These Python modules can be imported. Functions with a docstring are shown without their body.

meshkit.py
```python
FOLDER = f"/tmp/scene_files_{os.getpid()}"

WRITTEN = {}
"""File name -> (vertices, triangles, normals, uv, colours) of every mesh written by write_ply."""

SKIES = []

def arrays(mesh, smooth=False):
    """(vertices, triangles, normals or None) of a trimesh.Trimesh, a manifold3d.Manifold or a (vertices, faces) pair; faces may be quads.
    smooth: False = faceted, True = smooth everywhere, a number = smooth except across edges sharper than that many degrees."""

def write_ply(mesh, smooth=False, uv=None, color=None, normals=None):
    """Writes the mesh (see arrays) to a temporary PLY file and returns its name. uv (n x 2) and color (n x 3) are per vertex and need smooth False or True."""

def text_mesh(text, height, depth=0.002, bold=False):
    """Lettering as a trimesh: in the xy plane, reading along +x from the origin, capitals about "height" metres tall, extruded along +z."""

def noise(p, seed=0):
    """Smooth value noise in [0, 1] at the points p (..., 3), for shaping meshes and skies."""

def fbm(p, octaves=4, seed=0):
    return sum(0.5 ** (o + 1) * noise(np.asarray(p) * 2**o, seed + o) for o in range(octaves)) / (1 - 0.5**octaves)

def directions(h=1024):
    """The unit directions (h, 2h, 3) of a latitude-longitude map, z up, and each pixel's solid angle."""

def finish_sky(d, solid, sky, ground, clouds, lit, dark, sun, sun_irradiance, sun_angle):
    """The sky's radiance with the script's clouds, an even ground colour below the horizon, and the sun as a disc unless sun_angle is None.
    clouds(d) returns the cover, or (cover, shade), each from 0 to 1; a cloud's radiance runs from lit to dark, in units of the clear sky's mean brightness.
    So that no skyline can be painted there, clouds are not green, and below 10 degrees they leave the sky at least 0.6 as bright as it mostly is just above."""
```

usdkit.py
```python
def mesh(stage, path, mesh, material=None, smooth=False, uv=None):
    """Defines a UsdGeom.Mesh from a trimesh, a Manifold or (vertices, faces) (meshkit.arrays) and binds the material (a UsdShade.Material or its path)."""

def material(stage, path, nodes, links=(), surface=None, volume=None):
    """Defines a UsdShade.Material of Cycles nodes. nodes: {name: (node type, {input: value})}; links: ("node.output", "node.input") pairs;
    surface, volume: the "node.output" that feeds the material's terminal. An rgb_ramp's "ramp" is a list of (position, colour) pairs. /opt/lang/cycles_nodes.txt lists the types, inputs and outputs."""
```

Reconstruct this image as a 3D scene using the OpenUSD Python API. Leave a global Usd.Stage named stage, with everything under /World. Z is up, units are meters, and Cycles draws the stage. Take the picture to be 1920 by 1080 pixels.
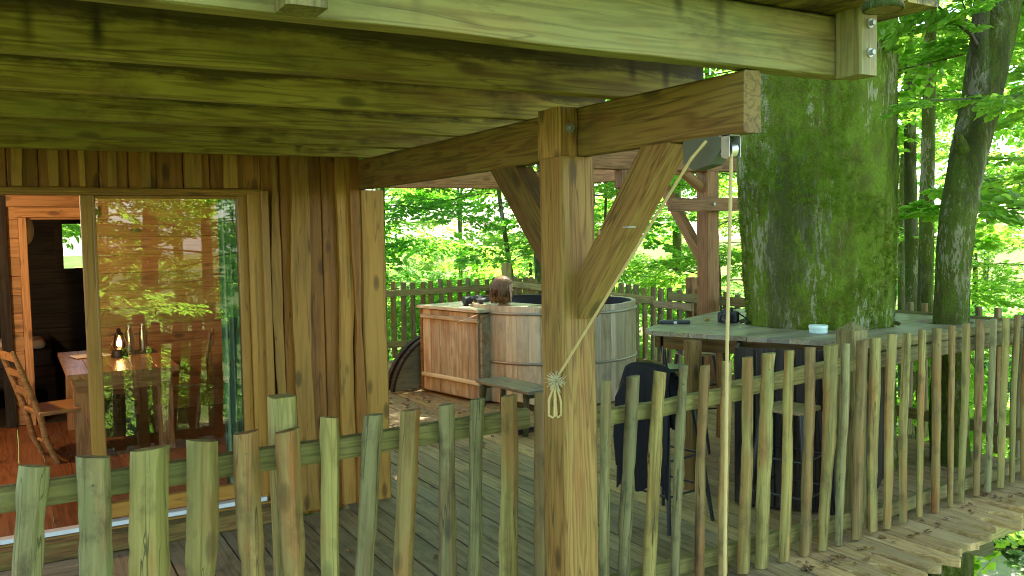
import math, random
import numpy as np, trimesh, manifold3d as m3
import usdkit, meshkit
from shapely.geometry import Polygon
from shapely import union_all
from pxr import Usd, UsdGeom, UsdLux, UsdShade, Gf, Vt, Sdf

random.seed(7)
rng = np.random.default_rng(11)
stage = Usd.Stage.CreateInMemory()
UsdGeom.SetStageUpAxis(stage, UsdGeom.Tokens.z)
UsdGeom.SetStageMetersPerUnit(stage, 1.0)
W = UsdGeom.Xform.Define(stage, '/World')
stage.SetDefaultPrim(W.GetPrim())
UsdGeom.Scope.Define(stage, '/World/Looks')

# ------------------------------------------------------------------ camera, sky, sun, exposure
YAW, PITCH, ROLL, CAMZ = 0.52197986, -0.0620597, -0.01754341, 2.0
EXPOSURE = 3.15
SUN_TO = np.array([0.62, 0.10, 0.82]); SUN_TO /= np.linalg.norm(SUN_TO)
SKY, SUN = 0.08, 1.25
cam = UsdGeom.Camera.Define(stage, '/World/view_camera')
_f = np.array([math.sin(YAW) * math.cos(PITCH), math.cos(YAW) * math.cos(PITCH), math.sin(PITCH)])
_r = np.array([math.cos(YAW), -math.sin(YAW), 0]); _u = np.cross(_r, _f)
_r, _u = math.cos(ROLL) * _r + math.sin(ROLL) * _u, -math.sin(ROLL) * _r + math.cos(ROLL) * _u
cam.AddTransformOp().Set(Gf.Matrix4d(*[float(x) for x in (*_r, 0, *_u, 0, *(-_f), 0, 0, 0, CAMZ, 1)]))
cam.CreateHorizontalApertureAttr(36.0); cam.CreateVerticalApertureAttr(20.25)
cam.CreateFocalLengthAttr(36 * 1630.2 / 1920)
cam.CreateClippingRangeAttr(Gf.Vec2f(0.05, 2000))
cam.CreateExposureAttr(EXPOSURE)
elev, azim = math.asin(SUN_TO[2]), math.atan2(SUN_TO[0], SUN_TO[1])
dome = UsdLux.DomeLight.Define(stage, '/World/sky')
dome.GetPrim().SetCustomDataByKey('kind', 'structure')
dm = usdkit.material(stage, '/World/Looks/sky_air', {
    's': ('sky_texture', {'sky_type': 'single_scattering', 'sun_disc': False, 'sun_elevation': elev, 'sun_rotation': azim}),
    'b': ('background_shader', {'strength': SKY})}, [('s.color', 'b.color')], surface='b.background')
UsdShade.MaterialBindingAPI.Apply(dome.GetPrim()).Bind(dm)
sun = UsdLux.DistantLight.Define(stage, '/World/sun')
sun.CreateIntensityAttr(SUN); sun.CreateAngleAttr(0.5); sun.CreateNormalizeAttr(True); sun.CreateColorAttr(Gf.Vec3f(1, .93, .8))
_z = SUN_TO; _x = np.cross([0, 0, 1], _z); _x /= np.linalg.norm(_x); _y = np.cross(_z, _x)
sun.AddTransformOp().Set(Gf.Matrix4d(*[float(q) for q in (*_x, 0, *_y, 0, *_z, 0, 0, 0, 0, 1)]))

# ------------------------------------------------------------------ helpers
def free(parent, name):
    base = str(parent); p = f'{base}/{name}'; k = 0
    while stage.GetPrimAtPath(p):
        k += 1; p = f'{base}/{name}_{k:03d}'
    return p
COUNT = {}
def path_for(parent, name):
    key = (str(parent), name); k = COUNT.get(key, 0); COUNT[key] = k + 1
    return f'{parent}/{name}' + (f'_{k:03d}' if k else '')
def tag(prim, label=None, cat=None, group=None, kind=None):
    for k, v in (('label', label), ('category', cat), ('group', group), ('kind', kind)):
        if v: prim.SetCustomDataByKey(k, v)
def thing(name, label=None, cat=None, group=None, kind=None, loc=(0, 0, 0), rz=0.0):
    x = UsdGeom.Xform.Define(stage, path_for('/World', name))
    x.AddTranslateOp().Set(Gf.Vec3d(*map(float, loc)))
    if rz: x.AddRotateZOp().Set(float(math.degrees(rz)))
    tag(x.GetPrim(), label, cat, group, kind)
    return x.GetPath()
def copy_of(path, label, loc, rz=0.0):
    src = stage.GetPrimAtPath(path); was = src.GetCustomData(); name = src.GetName()
    x = UsdGeom.Xform.Define(stage, path_for('/World', name))
    x.GetPrim().GetReferences().AddInternalReference(path)
    x.GetPrim().SetInstanceable(True)
    x.ClearXformOpOrder()
    op = x.AddTransformOp(UsdGeom.XformOp.PrecisionDouble, 'place')
    m = Gf.Matrix4d().SetRotate(Gf.Rotation(Gf.Vec3d(0, 0, 1), math.degrees(rz))); m.SetTranslateOnly(Gf.Vec3d(*map(float, loc)))
    op.Set(m)
    tag(x.GetPrim(), label, was.get('category'), was.get('group'), None)
    return x.GetPath()
def holder(parent, name, label=None):
    x = UsdGeom.Xform.Define(stage, path_for(parent, name))
    if label: tag(x.GetPrim(), label)
    return x.GetPath()
def part(parent, name, mesh, mat, smooth=False, xf=None, label=None, kind=None):
    p = path_for(parent, name)
    m = usdkit.mesh(stage, p, mesh, mat, smooth)
    if xf is not None: m.AddTransformOp().Set(xf)
    tag(m.GetPrim(), label, None, None, kind)
    return m.GetPath()
def top(name, mesh, mat, label, cat=None, group=None, kind=None, smooth=False, xf=None):
    p = part('/World', name, mesh, mat, smooth, xf)
    tag(stage.GetPrimAtPath(p), label, cat, group, kind)
    return p
def frame(p0, p1, up=(0, 0, 1)):
    p0, p1 = np.array(p0, float), np.array(p1, float)
    x = p1 - p0; L = np.linalg.norm(x); x /= L
    up = np.array(up, float)
    if abs(x @ up) > .99: up = np.array([0, 1.0, 0])
    y = np.cross(up, x); y /= np.linalg.norm(y); z = np.cross(x, y)
    return Gf.Matrix4d(*[float(q) for q in (*x, 0, *y, 0, *z, 0, *p0, 1)]), L
def cat(*ms): return trimesh.util.concatenate(ms)
def box(x0, x1, y0, y1, z0, z1):
    b = trimesh.creation.box(((x1 - x0), (y1 - y0), (z1 - z0))); b.apply_translation(((x0 + x1) / 2, (y0 + y1) / 2, (z0 + z1) / 2)); return b
def cyl(p0, p1, r, n=12):
    return trimesh.creation.cylinder(radius=r, segment=[p0, p1], sections=n)
def lumber(L, w, h, ch=.006, warp=.002, seg=4, s=None, live=0.0):
    """sawn stick along +x from 0 to L, y across w, z across h, eased edges, slightly out of true; live = wavy long edges"""
    r = np.random.default_rng(s if s is not None else rng.integers(1 << 30))
    a, b = w / 2, h / 2; c = min(ch, a * .6, b * .6)
    sec = np.array([(-a + c, -b), (a - c, -b), (a, -b + c), (a, b - c), (a - c, b), (-a + c, b), (-a, b - c), (-a, -b + c)])
    xs = np.linspace(0, L, seg + 1); V = []
    ph = r.uniform(0, 6.28, 4); fr = r.uniform(1.5, 4, 4)
    for i, x in enumerate(xs):
        o = r.normal(0, warp, 2); q = sec + o
        q = q + r.normal(0, warp * .4, q.shape)
        if live:
            l = live * (math.sin(fr[0] * x * 2 + ph[0]) + .6 * math.sin(fr[1] * 3.3 * x + ph[1])); rr = live * (math.sin(fr[2] * 2 * x + ph[2]) + .6 * math.sin(fr[3] * 3.1 * x + ph[3]))
            q = q.copy(); q[[0, 5, 6, 7], 0] += l; q[[1, 2, 3, 4], 0] += rr
        V += [(x, *p) for p in q]
    F = []
    for i in range(seg):
        for k in range(8):
            A, B = i * 8 + k, i * 8 + (k + 1) % 8; F += [(A, A + 8, B + 8), (A, B + 8, B)] if False else [(A, B, B + 8), (A, B + 8, A + 8)]
    for k in range(1, 7): F.append((0, k + 1, k)); F.append((seg * 8, seg * 8 + k, seg * 8 + k + 1))
    m = trimesh.Trimesh(V, F, process=False)
    m.invert() if m.volume < 0 else None
    return m
def stick(parent, name, p0, p1, w, h, mat, up=(0, 0, 1), label=None, **k):
    xf, L = frame(p0, p1, up)
    return part(parent, name, lumber(L, w, h, **k), mat, 35, xf, label)
def tube(pts, rad, n=8, caps=True):
    pts = np.array(pts, float); rad = np.broadcast_to(rad, len(pts)); V, F = [], []
    t = np.gradient(pts, axis=0); t /= np.linalg.norm(t, axis=1, keepdims=True)
    ref = np.array([0, 0, 1.0]) if abs(t[0][2]) < .9 else np.array([1.0, 0, 0])
    for i in range(len(pts)):
        a = np.cross(ref, t[i]); a /= np.linalg.norm(a); b = np.cross(t[i], a); ref = np.cross(a, t[i]) * -1 if False else ref
        for k in range(n):
            th = 2 * math.pi * k / n; V.append(pts[i] + rad[i] * (math.cos(th) * a + math.sin(th) * b))
    for i in range(len(pts) - 1):
        for k in range(n):
            A, B = i * n + k, i * n + (k + 1) % n; F += [(A, B, B + n), (A, B + n, A + n)]
    if caps:
        V += [pts[0], pts[-1]]; c0, c1 = len(V) - 2, len(V) - 1; e = (len(pts) - 1) * n
        for k in range(n): F += [(c0, (k + 1) % n, k), (c1, e + k, e + (k + 1) % n)]
    return trimesh.Trimesh(V, F, process=False)
def extrude(poly, h, z=0.0):
    m = trimesh.creation.extrude_polygon(Polygon(poly) if not hasattr(poly, 'geom_type') else poly, h, engine='earcut'); m.apply_translation((0, 0, z)); return m
def lathe(prof, n=24):
    return trimesh.creation.revolve(np.array(prof, float), sections=n)
def smoothbody(bones, step=.012, it=12):
    """continuous figure: hulls of spheres joined"""
    def ball(p, r): return m3.Manifold.sphere(r, 24).translate([float(q) for q in p])
    parts = [m3.Manifold.batch_hull([ball(a, ra), ball(b, rb)]) for a, ra, b, rb in bones]
    body = m3.Manifold.batch_boolean(parts, m3.OpType.Add).refine_to_length(step)
    mm = body.to_mesh(); t = trimesh.Trimesh(mm.vert_properties[:, :3], mm.tri_verts)
    trimesh.smoothing.filter_taubin(t, lamb=.5, nu=.53, iterations=it)
    return t

# ------------------------------------------------------------------ materials
MAT = {}
def mat(name, nodes, links, surface='p.BSDF', volume=None):
    MAT[name] = usdkit.material(stage, f'/World/Looks/{name}', nodes, links, surface, volume); return MAT[name]
def plain(name, col, rough=.6, metal=0.0, **k):
    return mat(name, {'p': ('principled_bsdf', {'base_color': col, 'roughness': rough, 'metallic': metal, **k})}, [])
def wood(name, light, dark, green=None, g=.35, stain=.3, knots=.6, ring=7.0, rough=.72, bump=.35, grey=None, gr=.4, rust=None, ra=.3, spec=.3, drip_shade=None, fine=1.0, gs=75.0, crack=.5, crk=11.0):
    """object-space wood: grain runs along local x; every piece differs through its random number"""
    N = {'tc': ('texture_coordinate', {}), 'oi': ('object_info', {}),
         'rv': ('vector_math', {'math_type': 'scale', 'vector1': (37.0, 61.0, 83.0)}),
         'co': ('vector_math', {'math_type': 'add'}),
         'm1': ('mapping', {'scale': (.55, 9.0, 9.0)}), 'n1': ('noise_texture', {'scale': 1.0, 'detail': 3.0, 'roughness': .55}),
         'mu': ('math', {'math_type': 'multiply', 'value2': ring}), 'fr': ('math', {'math_type': 'pingpong', 'value2': .5}),
         'm2': ('mapping', {'scale': (3.0, gs, gs)}), 'n2': ('noise_texture', {'scale': 1.0, 'detail': 4.0, 'roughness': .6}),
         'm3': ('mapping', {'scale': (2.6, 6.5, 6.5)}), 'vo': ('voronoi_texture', {'scale': 1.0, 'randomness': 1.0}),
         'kr': ('rgb_ramp', {'ramp': [(0, (1, 1, 1)), (.11, (.85, .85, .85)), (.15, (.55, .55, .55)), (.20, (.0, .0, .0)), (1, (0, 0, 0))]}),
         'kc': ('math', {'math_type': 'multiply', 'value2': knots}),
         'gm': ('map_range', {'from_min': .03, 'from_max': .30, 'to_min': .85, 'to_max': .0, 'clamp': True}),
         'ga': ('math', {'math_type': 'multiply_add', 'value2': 1.5, 'value3': -.65}),
         'gs': ('math', {'math_type': 'add', 'use_clamp': True}),
         'c1': ('mix', {'color1': light, 'color2': dark}),
         'c2': ('mix', {'color2': tuple(.28 * np.array(dark))}),
         'm5': ('mapping', {'scale': (2.2 * fine, 3.2 * fine, 3.2 * fine)}), 'n5': ('noise_texture', {'scale': 1.0, 'detail': 5.0, 'roughness': .65}),
         'sr': ('rgb_ramp', {'ramp': [(0, (0, 0, 0)), (.52, (0, 0, 0)), (.72, (stain, stain, stain)), (1, (stain, stain, stain))]}),
         'c4': ('mix', {'color2': tuple(.22 * np.array(dark))}),
         'hv': ('hsv', {}), 'vr': ('math', {'math_type': 'multiply_add', 'value2': .5, 'value3': .76}),
         'b': ('bump', {'strength': bump, 'distance': .004}), 'bh': ('math', {'math_type': 'add'}),
         'p': ('principled_bsdf', {'roughness': rough, 'specular_ior_level': spec})}
    L = [('oi.random', 'rv.scale'), ('tc.object', 'co.vector1'), ('rv.vector', 'co.vector2'),
         ('co.vector', 'm1.vector'), ('m1.vector', 'n1.vector'), ('n1.fac', 'mu.value1'), ('mu.value', 'fr.value1'),
         ('co.vector', 'm2.vector'), ('m2.vector', 'n2.vector'), ('co.vector', 'm3.vector'), ('m3.vector', 'vo.vector'), ('vo.distance', 'kr.fac'), ('kr.color', 'kc.value1'),
         ('fr.value', 'gm.value'), ('n2.fac', 'ga.value1'), ('gm.result', 'gs.value1'), ('ga.value', 'gs.value2'), ('gs.value', 'c1.fac'),
         ('c1.color', 'c2.color1'), ('kc.value', 'c2.fac'), ('co.vector', 'm5.vector'), ('m5.vector', 'n5.vector'), ('n5.fac', 'sr.fac'), ('sr.color', 'c4.fac'),
         ('oi.random', 'vr.value1'), ('vr.value', 'hv.value'),
         ('fr.value', 'bh.value1'), ('n2.fac', 'bh.value2'), ('bh.value', 'b.height'), ('b.normal', 'p.normal')]
    N |= {'mk': ('mapping', {'scale': (.45, crk, crk), 'location': (11, 5, 3)}), 'nk': ('noise_texture', {'scale': 1.0, 'detail': 2.0, 'roughness': .5}), 'k1': ('math', {'math_type': 'subtract', 'value2': .5}), 'k2': ('math', {'math_type': 'absolute'}),
          'k3': ('map_range', {'from_min': .002, 'from_max': .009, 'to_min': crack, 'to_max': 0.0, 'clamp': True}), 'xk': ('mix', {'color2': tuple(.15 * np.array(dark))})}
    L += [('co.vector', 'mk.vector'), ('mk.vector', 'nk.vector'), ('nk.fac', 'k1.value1'), ('k1.value', 'k2.value1'), ('k2.value', 'k3.value'), ('k3.result', 'xk.fac'), ('c2.color', 'xk.color1')]
    last = 'xk.color'
    for key, col, amt, sc, lo, hi in (('g', green, g, (1.1, 2.6, 2.6), .36, .66), ('y', grey, gr, (.8, 5.0, 5.0), .4, .6), ('r', rust, ra, (1.3, 9.0, 9.0), .5, .66)):
        if col is None: continue
        N |= {'m' + key: ('mapping', {'scale': sc, 'location': (3.1 * ord(key), 0, 0)}), 'n' + key: ('noise_texture', {'scale': 1.0, 'detail': 4.0, 'roughness': .6}),
              'q' + key: ('rgb_ramp', {'ramp': [(0, (0, 0, 0)), (lo, (0, 0, 0)), (hi, (amt, amt, amt)), (1, (amt, amt, amt))]}), 'x' + key: ('mix', {'color2': col})}
        L += [('co.vector', f'm{key}.vector'), (f'm{key}.vector', f'n{key}.vector'), (f'n{key}.fac', f'q{key}.fac'), (f'q{key}.color', f'x{key}.fac'), (last, f'x{key}.color1')]
        last = f'x{key}.color'
    if drip_shade:  # dark run-off stains under the gaps of the boards above, then mould and painted shade
        N |= {'dx': ('separate_xyz', {}), 'd1': ('math', {'math_type': 'multiply_add', 'value2': 1 / .187, 'value3': drip_shade[0]}), 'd2': ('math', {'math_type': 'fraction'}), 'd3': ('math', {'math_type': 'subtract', 'value2': .5}), 'd4': ('math', {'math_type': 'absolute'}),
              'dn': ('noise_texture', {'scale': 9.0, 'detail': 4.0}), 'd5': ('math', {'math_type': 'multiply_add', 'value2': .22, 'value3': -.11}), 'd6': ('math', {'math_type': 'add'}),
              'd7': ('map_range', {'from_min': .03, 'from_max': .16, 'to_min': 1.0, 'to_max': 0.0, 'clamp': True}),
              'dl': ('noise_texture', {'scale': 2.1, 'detail': 2.0}), 'd8': ('math', {'math_type': 'multiply_add', 'value2': .75, 'value3': -.40}), 'd9': ('math', {'math_type': 'add'}), 'da': ('map_range', {'from_min': -.02, 'from_max': .10, 'to_min': 0.0, 'to_max': drip_shade[1], 'clamp': True}),
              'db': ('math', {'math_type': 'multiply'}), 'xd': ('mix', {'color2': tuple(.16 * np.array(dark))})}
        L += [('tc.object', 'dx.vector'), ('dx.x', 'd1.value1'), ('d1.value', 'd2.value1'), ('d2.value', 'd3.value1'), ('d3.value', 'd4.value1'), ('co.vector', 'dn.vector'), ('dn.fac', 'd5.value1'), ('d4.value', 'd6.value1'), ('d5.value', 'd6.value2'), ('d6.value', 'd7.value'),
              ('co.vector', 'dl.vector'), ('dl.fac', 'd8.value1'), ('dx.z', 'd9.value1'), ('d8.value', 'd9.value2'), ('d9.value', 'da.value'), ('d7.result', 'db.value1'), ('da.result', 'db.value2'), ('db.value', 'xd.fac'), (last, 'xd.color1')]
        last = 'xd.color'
        N |= {'mz': ('mapping', {'scale': (1.7, 6.0, 6.0), 'location': (7, 3, 1)}), 'mn': ('noise_texture', {'scale': 1.0, 'detail': 6.0, 'roughness': .7}), 'mq': ('math', {'math_type': 'multiply_add', 'value2': drip_shade[2] if len(drip_shade) > 2 else .6}), 'mw': ('map_range', {'from_min': .40 if len(drip_shade) > 2 else .54, 'from_max': .54 if len(drip_shade) > 2 else .70, 'to_min': 0.0, 'to_max': drip_shade[1] * .9, 'clamp': True}), 'xm': ('mix', {'color2': tuple(.2 * np.array(dark))})}  # mould patches, deepened towards the top as painted shade between the joists
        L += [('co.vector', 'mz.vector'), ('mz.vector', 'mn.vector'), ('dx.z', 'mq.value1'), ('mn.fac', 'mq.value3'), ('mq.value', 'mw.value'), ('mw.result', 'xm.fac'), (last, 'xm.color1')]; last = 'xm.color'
    L += [(last, 'c4.color1'), ('c4.color', 'hv.color'), ('hv.color', 'p.base_color')]
    return mat(name, N, L)

wood('joist_wood', (.32, .245, .045), (.17, .115, .018), green=(.1230, .1271, .0180), g=.5, stain=.7, knots=.85, ring=10, rust=(.1394, .0574, .0148), ra=.6, bump=.6, drip_shade=(.27, .95, 4.0), gs=60)
wood('rim_wood', (.245, .205, .056), (.14, .105, .025), green=(.1804, .2050, .0697), g=.5, stain=.3, knots=.9, ring=11, bump=.6, rust=(.2460, .1558, .0369), ra=.45, drip_shade=(.27, .75), gs=60)
wood('beam_wood', (.1804, .1107, .0230), (.0902, .0492, .0098), green=(.1066, .0902, .0164), g=.4, stain=.5, knots=.9, ring=10, rust=(.1394, .0492, .0123), ra=.5, gs=60)
wood('post_wood', (.31, .175, .042), (.17, .078, .015), green=(.2214, .1927, .0533), g=.3, stain=.2, knots=.95, ring=13, rust=(.2460, .0984, .0230), ra=.5, bump=.6, gs=48, crack=.7)
wood('picket_wood', (.245, .19, .054), (.135, .092, .022), green=(.1640, .1640, .0492), g=.6, stain=.6, knots=.9, ring=5, rust=(.1968, .0861, .0205), ra=.85, bump=.7, fine=2.2, gs=110, crack=.9, crk=17)
wood('picket_brown', (.215, .135, .045), (.12, .066, .018), green=(.16, .15, .045), g=.5, stain=.6, knots=.9, ring=5, rust=(.21, .085, .02), ra=.9, bump=.7, fine=2.2, gs=110, crack=.9, crk=17)
wood('picket_grey', (.205, .17, .072), (.11, .082, .032), green=(.15, .165, .06), g=.6, stain=.7, knots=.9, ring=5, rust=(.16, .085, .03), ra=.6, bump=.7, fine=2.2, gs=110, crack=.9, crk=17)
wood('rail_wood', (.255, .21, .065), (.145, .105, .028), green=(.1640, .1681, .0533), g=.5, stain=.4, knots=.9, ring=11, bump=.6, fine=1.6)
wood('deck_wood', (.30, .205, .105), (.18, .115, .05), green=(.16, .125, .05), g=.25, stain=.55, knots=.6, ring=7, grey=(.245, .195, .12), gr=.5, bump=.4, rough=.68, fine=1.5)
wood('deck_edge_wood', (.44, .285, .12), (.28, .16, .058), green=(.26, .19, .08), g=.25, stain=.4, knots=.7, ring=8, grey=(.36, .275, .15), gr=.45, fine=1.5)
wood('wall_board_wood', (.27, .108, .015), (.185, .068, .009), stain=.3, knots=.9, ring=5, rough=.6, green=(.18, .085, .013), g=.3)
wood('batten_wood', (.34, .17, .028), (.25, .115, .018), stain=.2, knots=.9, ring=6, rough=.6, green=(.1886, .1271, .0271), g=.3)
wood('door_wood', (.29, .138, .020), (.245, .11, .0145), stain=.1, knots=.25, ring=5, rough=.38, bump=.12, spec=.5)
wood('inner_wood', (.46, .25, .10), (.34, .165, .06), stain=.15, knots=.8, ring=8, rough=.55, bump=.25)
wood('floor_wood', (.24, .095, .036), (.15, .055, .018), stain=.2, knots=.6, ring=7, rough=.4, bump=.2)
wood('table_wood', (.36, .19, .07), (.22, .10, .032), stain=.15, knots=.6, ring=8, rough=.3, bump=.15, spec=.5)
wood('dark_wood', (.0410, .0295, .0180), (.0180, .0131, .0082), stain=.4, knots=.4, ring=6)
wood('redwood', (.30, .145, .045), (.18, .075, .02), stain=.35, knots=.7, ring=9, green=(.0984, .0697, .0246), g=.35)
wood('counter_wood', (.30, .235, .12), (.18, .125, .058), stain=.5, knots=.6, ring=8, green=(.1394, .1435, .0615), g=.45, grey=(.2050, .2050, .1558), gr=.5, rough=.45, spec=.5, fine=1.5)
wood('stave_wood', (.64, .53, .32), (.52, .40, .22), stain=.5, knots=.25, ring=4, grey=(.60, .55, .40), gr=.5, rust=(.34, .21, .07), ra=.45, rough=.6, bump=.2)
wood('panel_wood', (.52, .44, .29), (.40, .315, .18), stain=.45, knots=.5, ring=6, rust=(.32, .15, .03), ra=.55, rough=.55)
wood('mossy_wood', (.0820, .0738, .0205), (.0410, .0328, .0090), green=(.0697, .0820, .0180), g=.7, stain=.7, knots=.4, ring=9, bump=.6)
wood('pale_wood', (.3690, .2788, .1312), (.2870, .1886, .0738), stain=.15, knots=.4, ring=7, rough=.5)

def bark(name, base, dark, moss, pale, mossy=.5, sc=1.0, flecks=.5):
    ramp = lambda a, b, v=1.0: ('rgb_ramp', {'ramp': [(0, (0, 0, 0)), (a, (0, 0, 0)), (b, (v, v, v)), (1, (v, v, v))]})
    nz = lambda: ('noise_texture', {'scale': 1.0, 'detail': 6.0, 'roughness': .66})
    mp = lambda a, b, l=(0, 0, 0): ('mapping', {'scale': (a * sc, a * sc, b * sc), 'location': l})
    N = {'tc': ('texture_coordinate', {}), 'm1': mp(2.0, .9), 'n1': nz(), 'm2': mp(16, 5), 'n2': nz(), 'm3': mp(3.2, .9, (5, 2, 1)), 'n3': nz(), 'm6': mp(34, 9, (2, 7, 3)), 'n6': nz(),
         'm4': mp(46, 40, (1, 1, 4)), 'n4': nz(), 'm5': mp(2.1, .6, (9, 4, 2)), 'n5': nz(), 'm7': mp(6, 4, (4, 4, 9)), 'n7': nz(),
         'c1': ('mix', {'color1': dark, 'color2': base}),
         'a1': ('math', {'math_type': 'multiply_add', 'value2': .55}), 'r1': ramp(.80 - mossy * .35, .92 - mossy * .30),
         'mc': ('mix', {'color1': tuple(.35 * np.array(moss)), 'color2': tuple(1.7 * np.array(moss))}), 'm8': ('mix', {'mix_type': 'mix', 'color2': (.10, .085, .022)}), 'r7': ramp(.45, .62, .65),
         'c4': ('mix', {}), 'a3': ('math', {'math_type': 'multiply_add', 'value2': .8}), 'r3': ramp(1.02 - .16 * flecks, 1.10 - .16 * flecks, .85), 'c3': ('mix', {'color2': pale}),
         'a5': ('math', {'math_type': 'multiply_add', 'value2': .45}), 'r5': ramp(.76, .86, .85), 'c5': ('mix', {'color2': tuple(.30 * np.array(dark) + .25 * np.array(moss))}),
         'bh': ('math', {'math_type': 'add'}), 'bk': ('math', {'math_type': 'add'}), 'b': ('bump', {'strength': 1.0, 'distance': .035}), 'p': ('principled_bsdf', {'roughness': .92, 'specular_ior_level': .12})}
    L = [(f'm{i}.vector', f'n{i}.vector') for i in range(1, 8)] + [('tc.object', f'm{i}.vector') for i in range(1, 8)]
    L += [('n2.fac', 'c1.fac'), ('n2.fac', 'a1.value1'), ('n1.fac', 'a1.value3'), ('a1.value', 'r1.fac'), ('n4.fac', 'mc.fac'), ('n7.fac', 'r7.fac'), ('r7.color', 'm8.fac'), ('mc.color', 'm8.color1'),
          ('r1.color', 'c4.fac'), ('c1.color', 'c4.color1'), ('m8.color', 'c4.color2'), ('n6.fac', 'a3.value1'), ('n3.fac', 'a3.value3'), ('a3.value', 'r3.fac'), ('r3.color', 'c3.fac'), ('c4.color', 'c3.color1'),
          ('n6.fac', 'a5.value1'), ('n5.fac', 'a5.value3'), ('a5.value', 'r5.fac'), ('r5.color', 'c5.fac'), ('c3.color', 'c5.color1'), ('c5.color', 'p.base_color'),
          ('n4.fac', 'bh.value1'), ('n2.fac', 'bh.value2'), ('bh.value', 'bk.value1'), ('n6.fac', 'bk.value2'), ('bk.value', 'b.height'), ('b.normal', 'p.normal')]
    return mat(name, N, L)
bark('big_bark', (.27, .23, .11), (.11, .095, .04), (.14, .205, .016), (.38, .36, .20), mossy=.88, flecks=.40)
bark('tree_bark', (.25, .21, .11), (.11, .09, .045), (.11, .15, .018), (.36, .33, .19), mossy=.78, sc=1.5, flecks=.45)
bark('far_bark', (.19, .165, .10), (.09, .075, .045), (.08, .11, .02), (.32, .30, .2), mossy=.35, sc=1.6)

def leafmat(name, a, b, ta, tb, t=.5):
    N = {'oi': ('object_info', {}), 'geo': ('geometry', {}), 'n': ('noise_texture', {'scale': 3.1, 'detail': 1.0}), 'mx': ('math', {'math_type': 'add'}), 'fr': ('math', {'math_type': 'fraction'}),
         'ca': ('mix', {'color1': a, 'color2': b}), 'ct': ('mix', {'color1': ta, 'color2': tb}),
         'd': ('principled_bsdf', {'roughness': .45, 'specular_ior_level': .35}), 't': ('translucent_bsdf', {}), 'x': ('mix_closure', {'fac': t})}
    L = [('oi.random', 'mx.value1'), ('geo.position', 'n.vector'), ('n.fac', 'mx.value2'), ('mx.value', 'fr.value1'), ('fr.value', 'ca.fac'), ('fr.value', 'ct.fac'),
         ('ca.color', 'd.base_color'), ('ct.color', 't.color'), ('d.BSDF', 'x.closure1'), ('t.BSDF', 'x.closure2')]
    return mat(name, N, L, 'x.closure')
leafmat('leaf_green', (.075, .165, .014), (.14, .23, .022), (.30, .64, .05), (.52, .84, .11), .55)
leafmat('leaf_cool', (.06, .165, .024), (.105, .21, .03), (.23, .66, .05), (.42, .78, .09), .55)
leafmat('leaf_low', (.04, .09, .03), (.07, .13, .04), (.10, .26, .05), (.18, .38, .06))
plain('twig_bark', (.06, .045, .028), .9)
plain('black_metal', (.012, .013, .014), .32, .0, specular_ior_level=.6)
plain('steel', (.55, .55, .52), .35, 1.0)
plain('bottle_steel', (.46, .44, .40), .22, 1.0)
plain('hoop_metal', (.36, .34, .27), .42, .85)
plain('alu_sill', (.62, .64, .60), .4, .2)
plain('rope_fibre', (.44, .33, .13), .85)
plain('rope_frayed', (.52, .45, .26), .9)
plain('black_cloth', (.008, .008, .009), .8, specular_ior_level=.3)
plain('black_plastic', (.012, .012, .013), .38)
plain('lens_glass', (.01, .01, .02), .05, specular_ior_level=.9)
plain('dark_water', (.012, .016, .014), .04, specular_ior_level=.6)
plain('mint_tin', (.50, .66, .55), .45)
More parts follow.
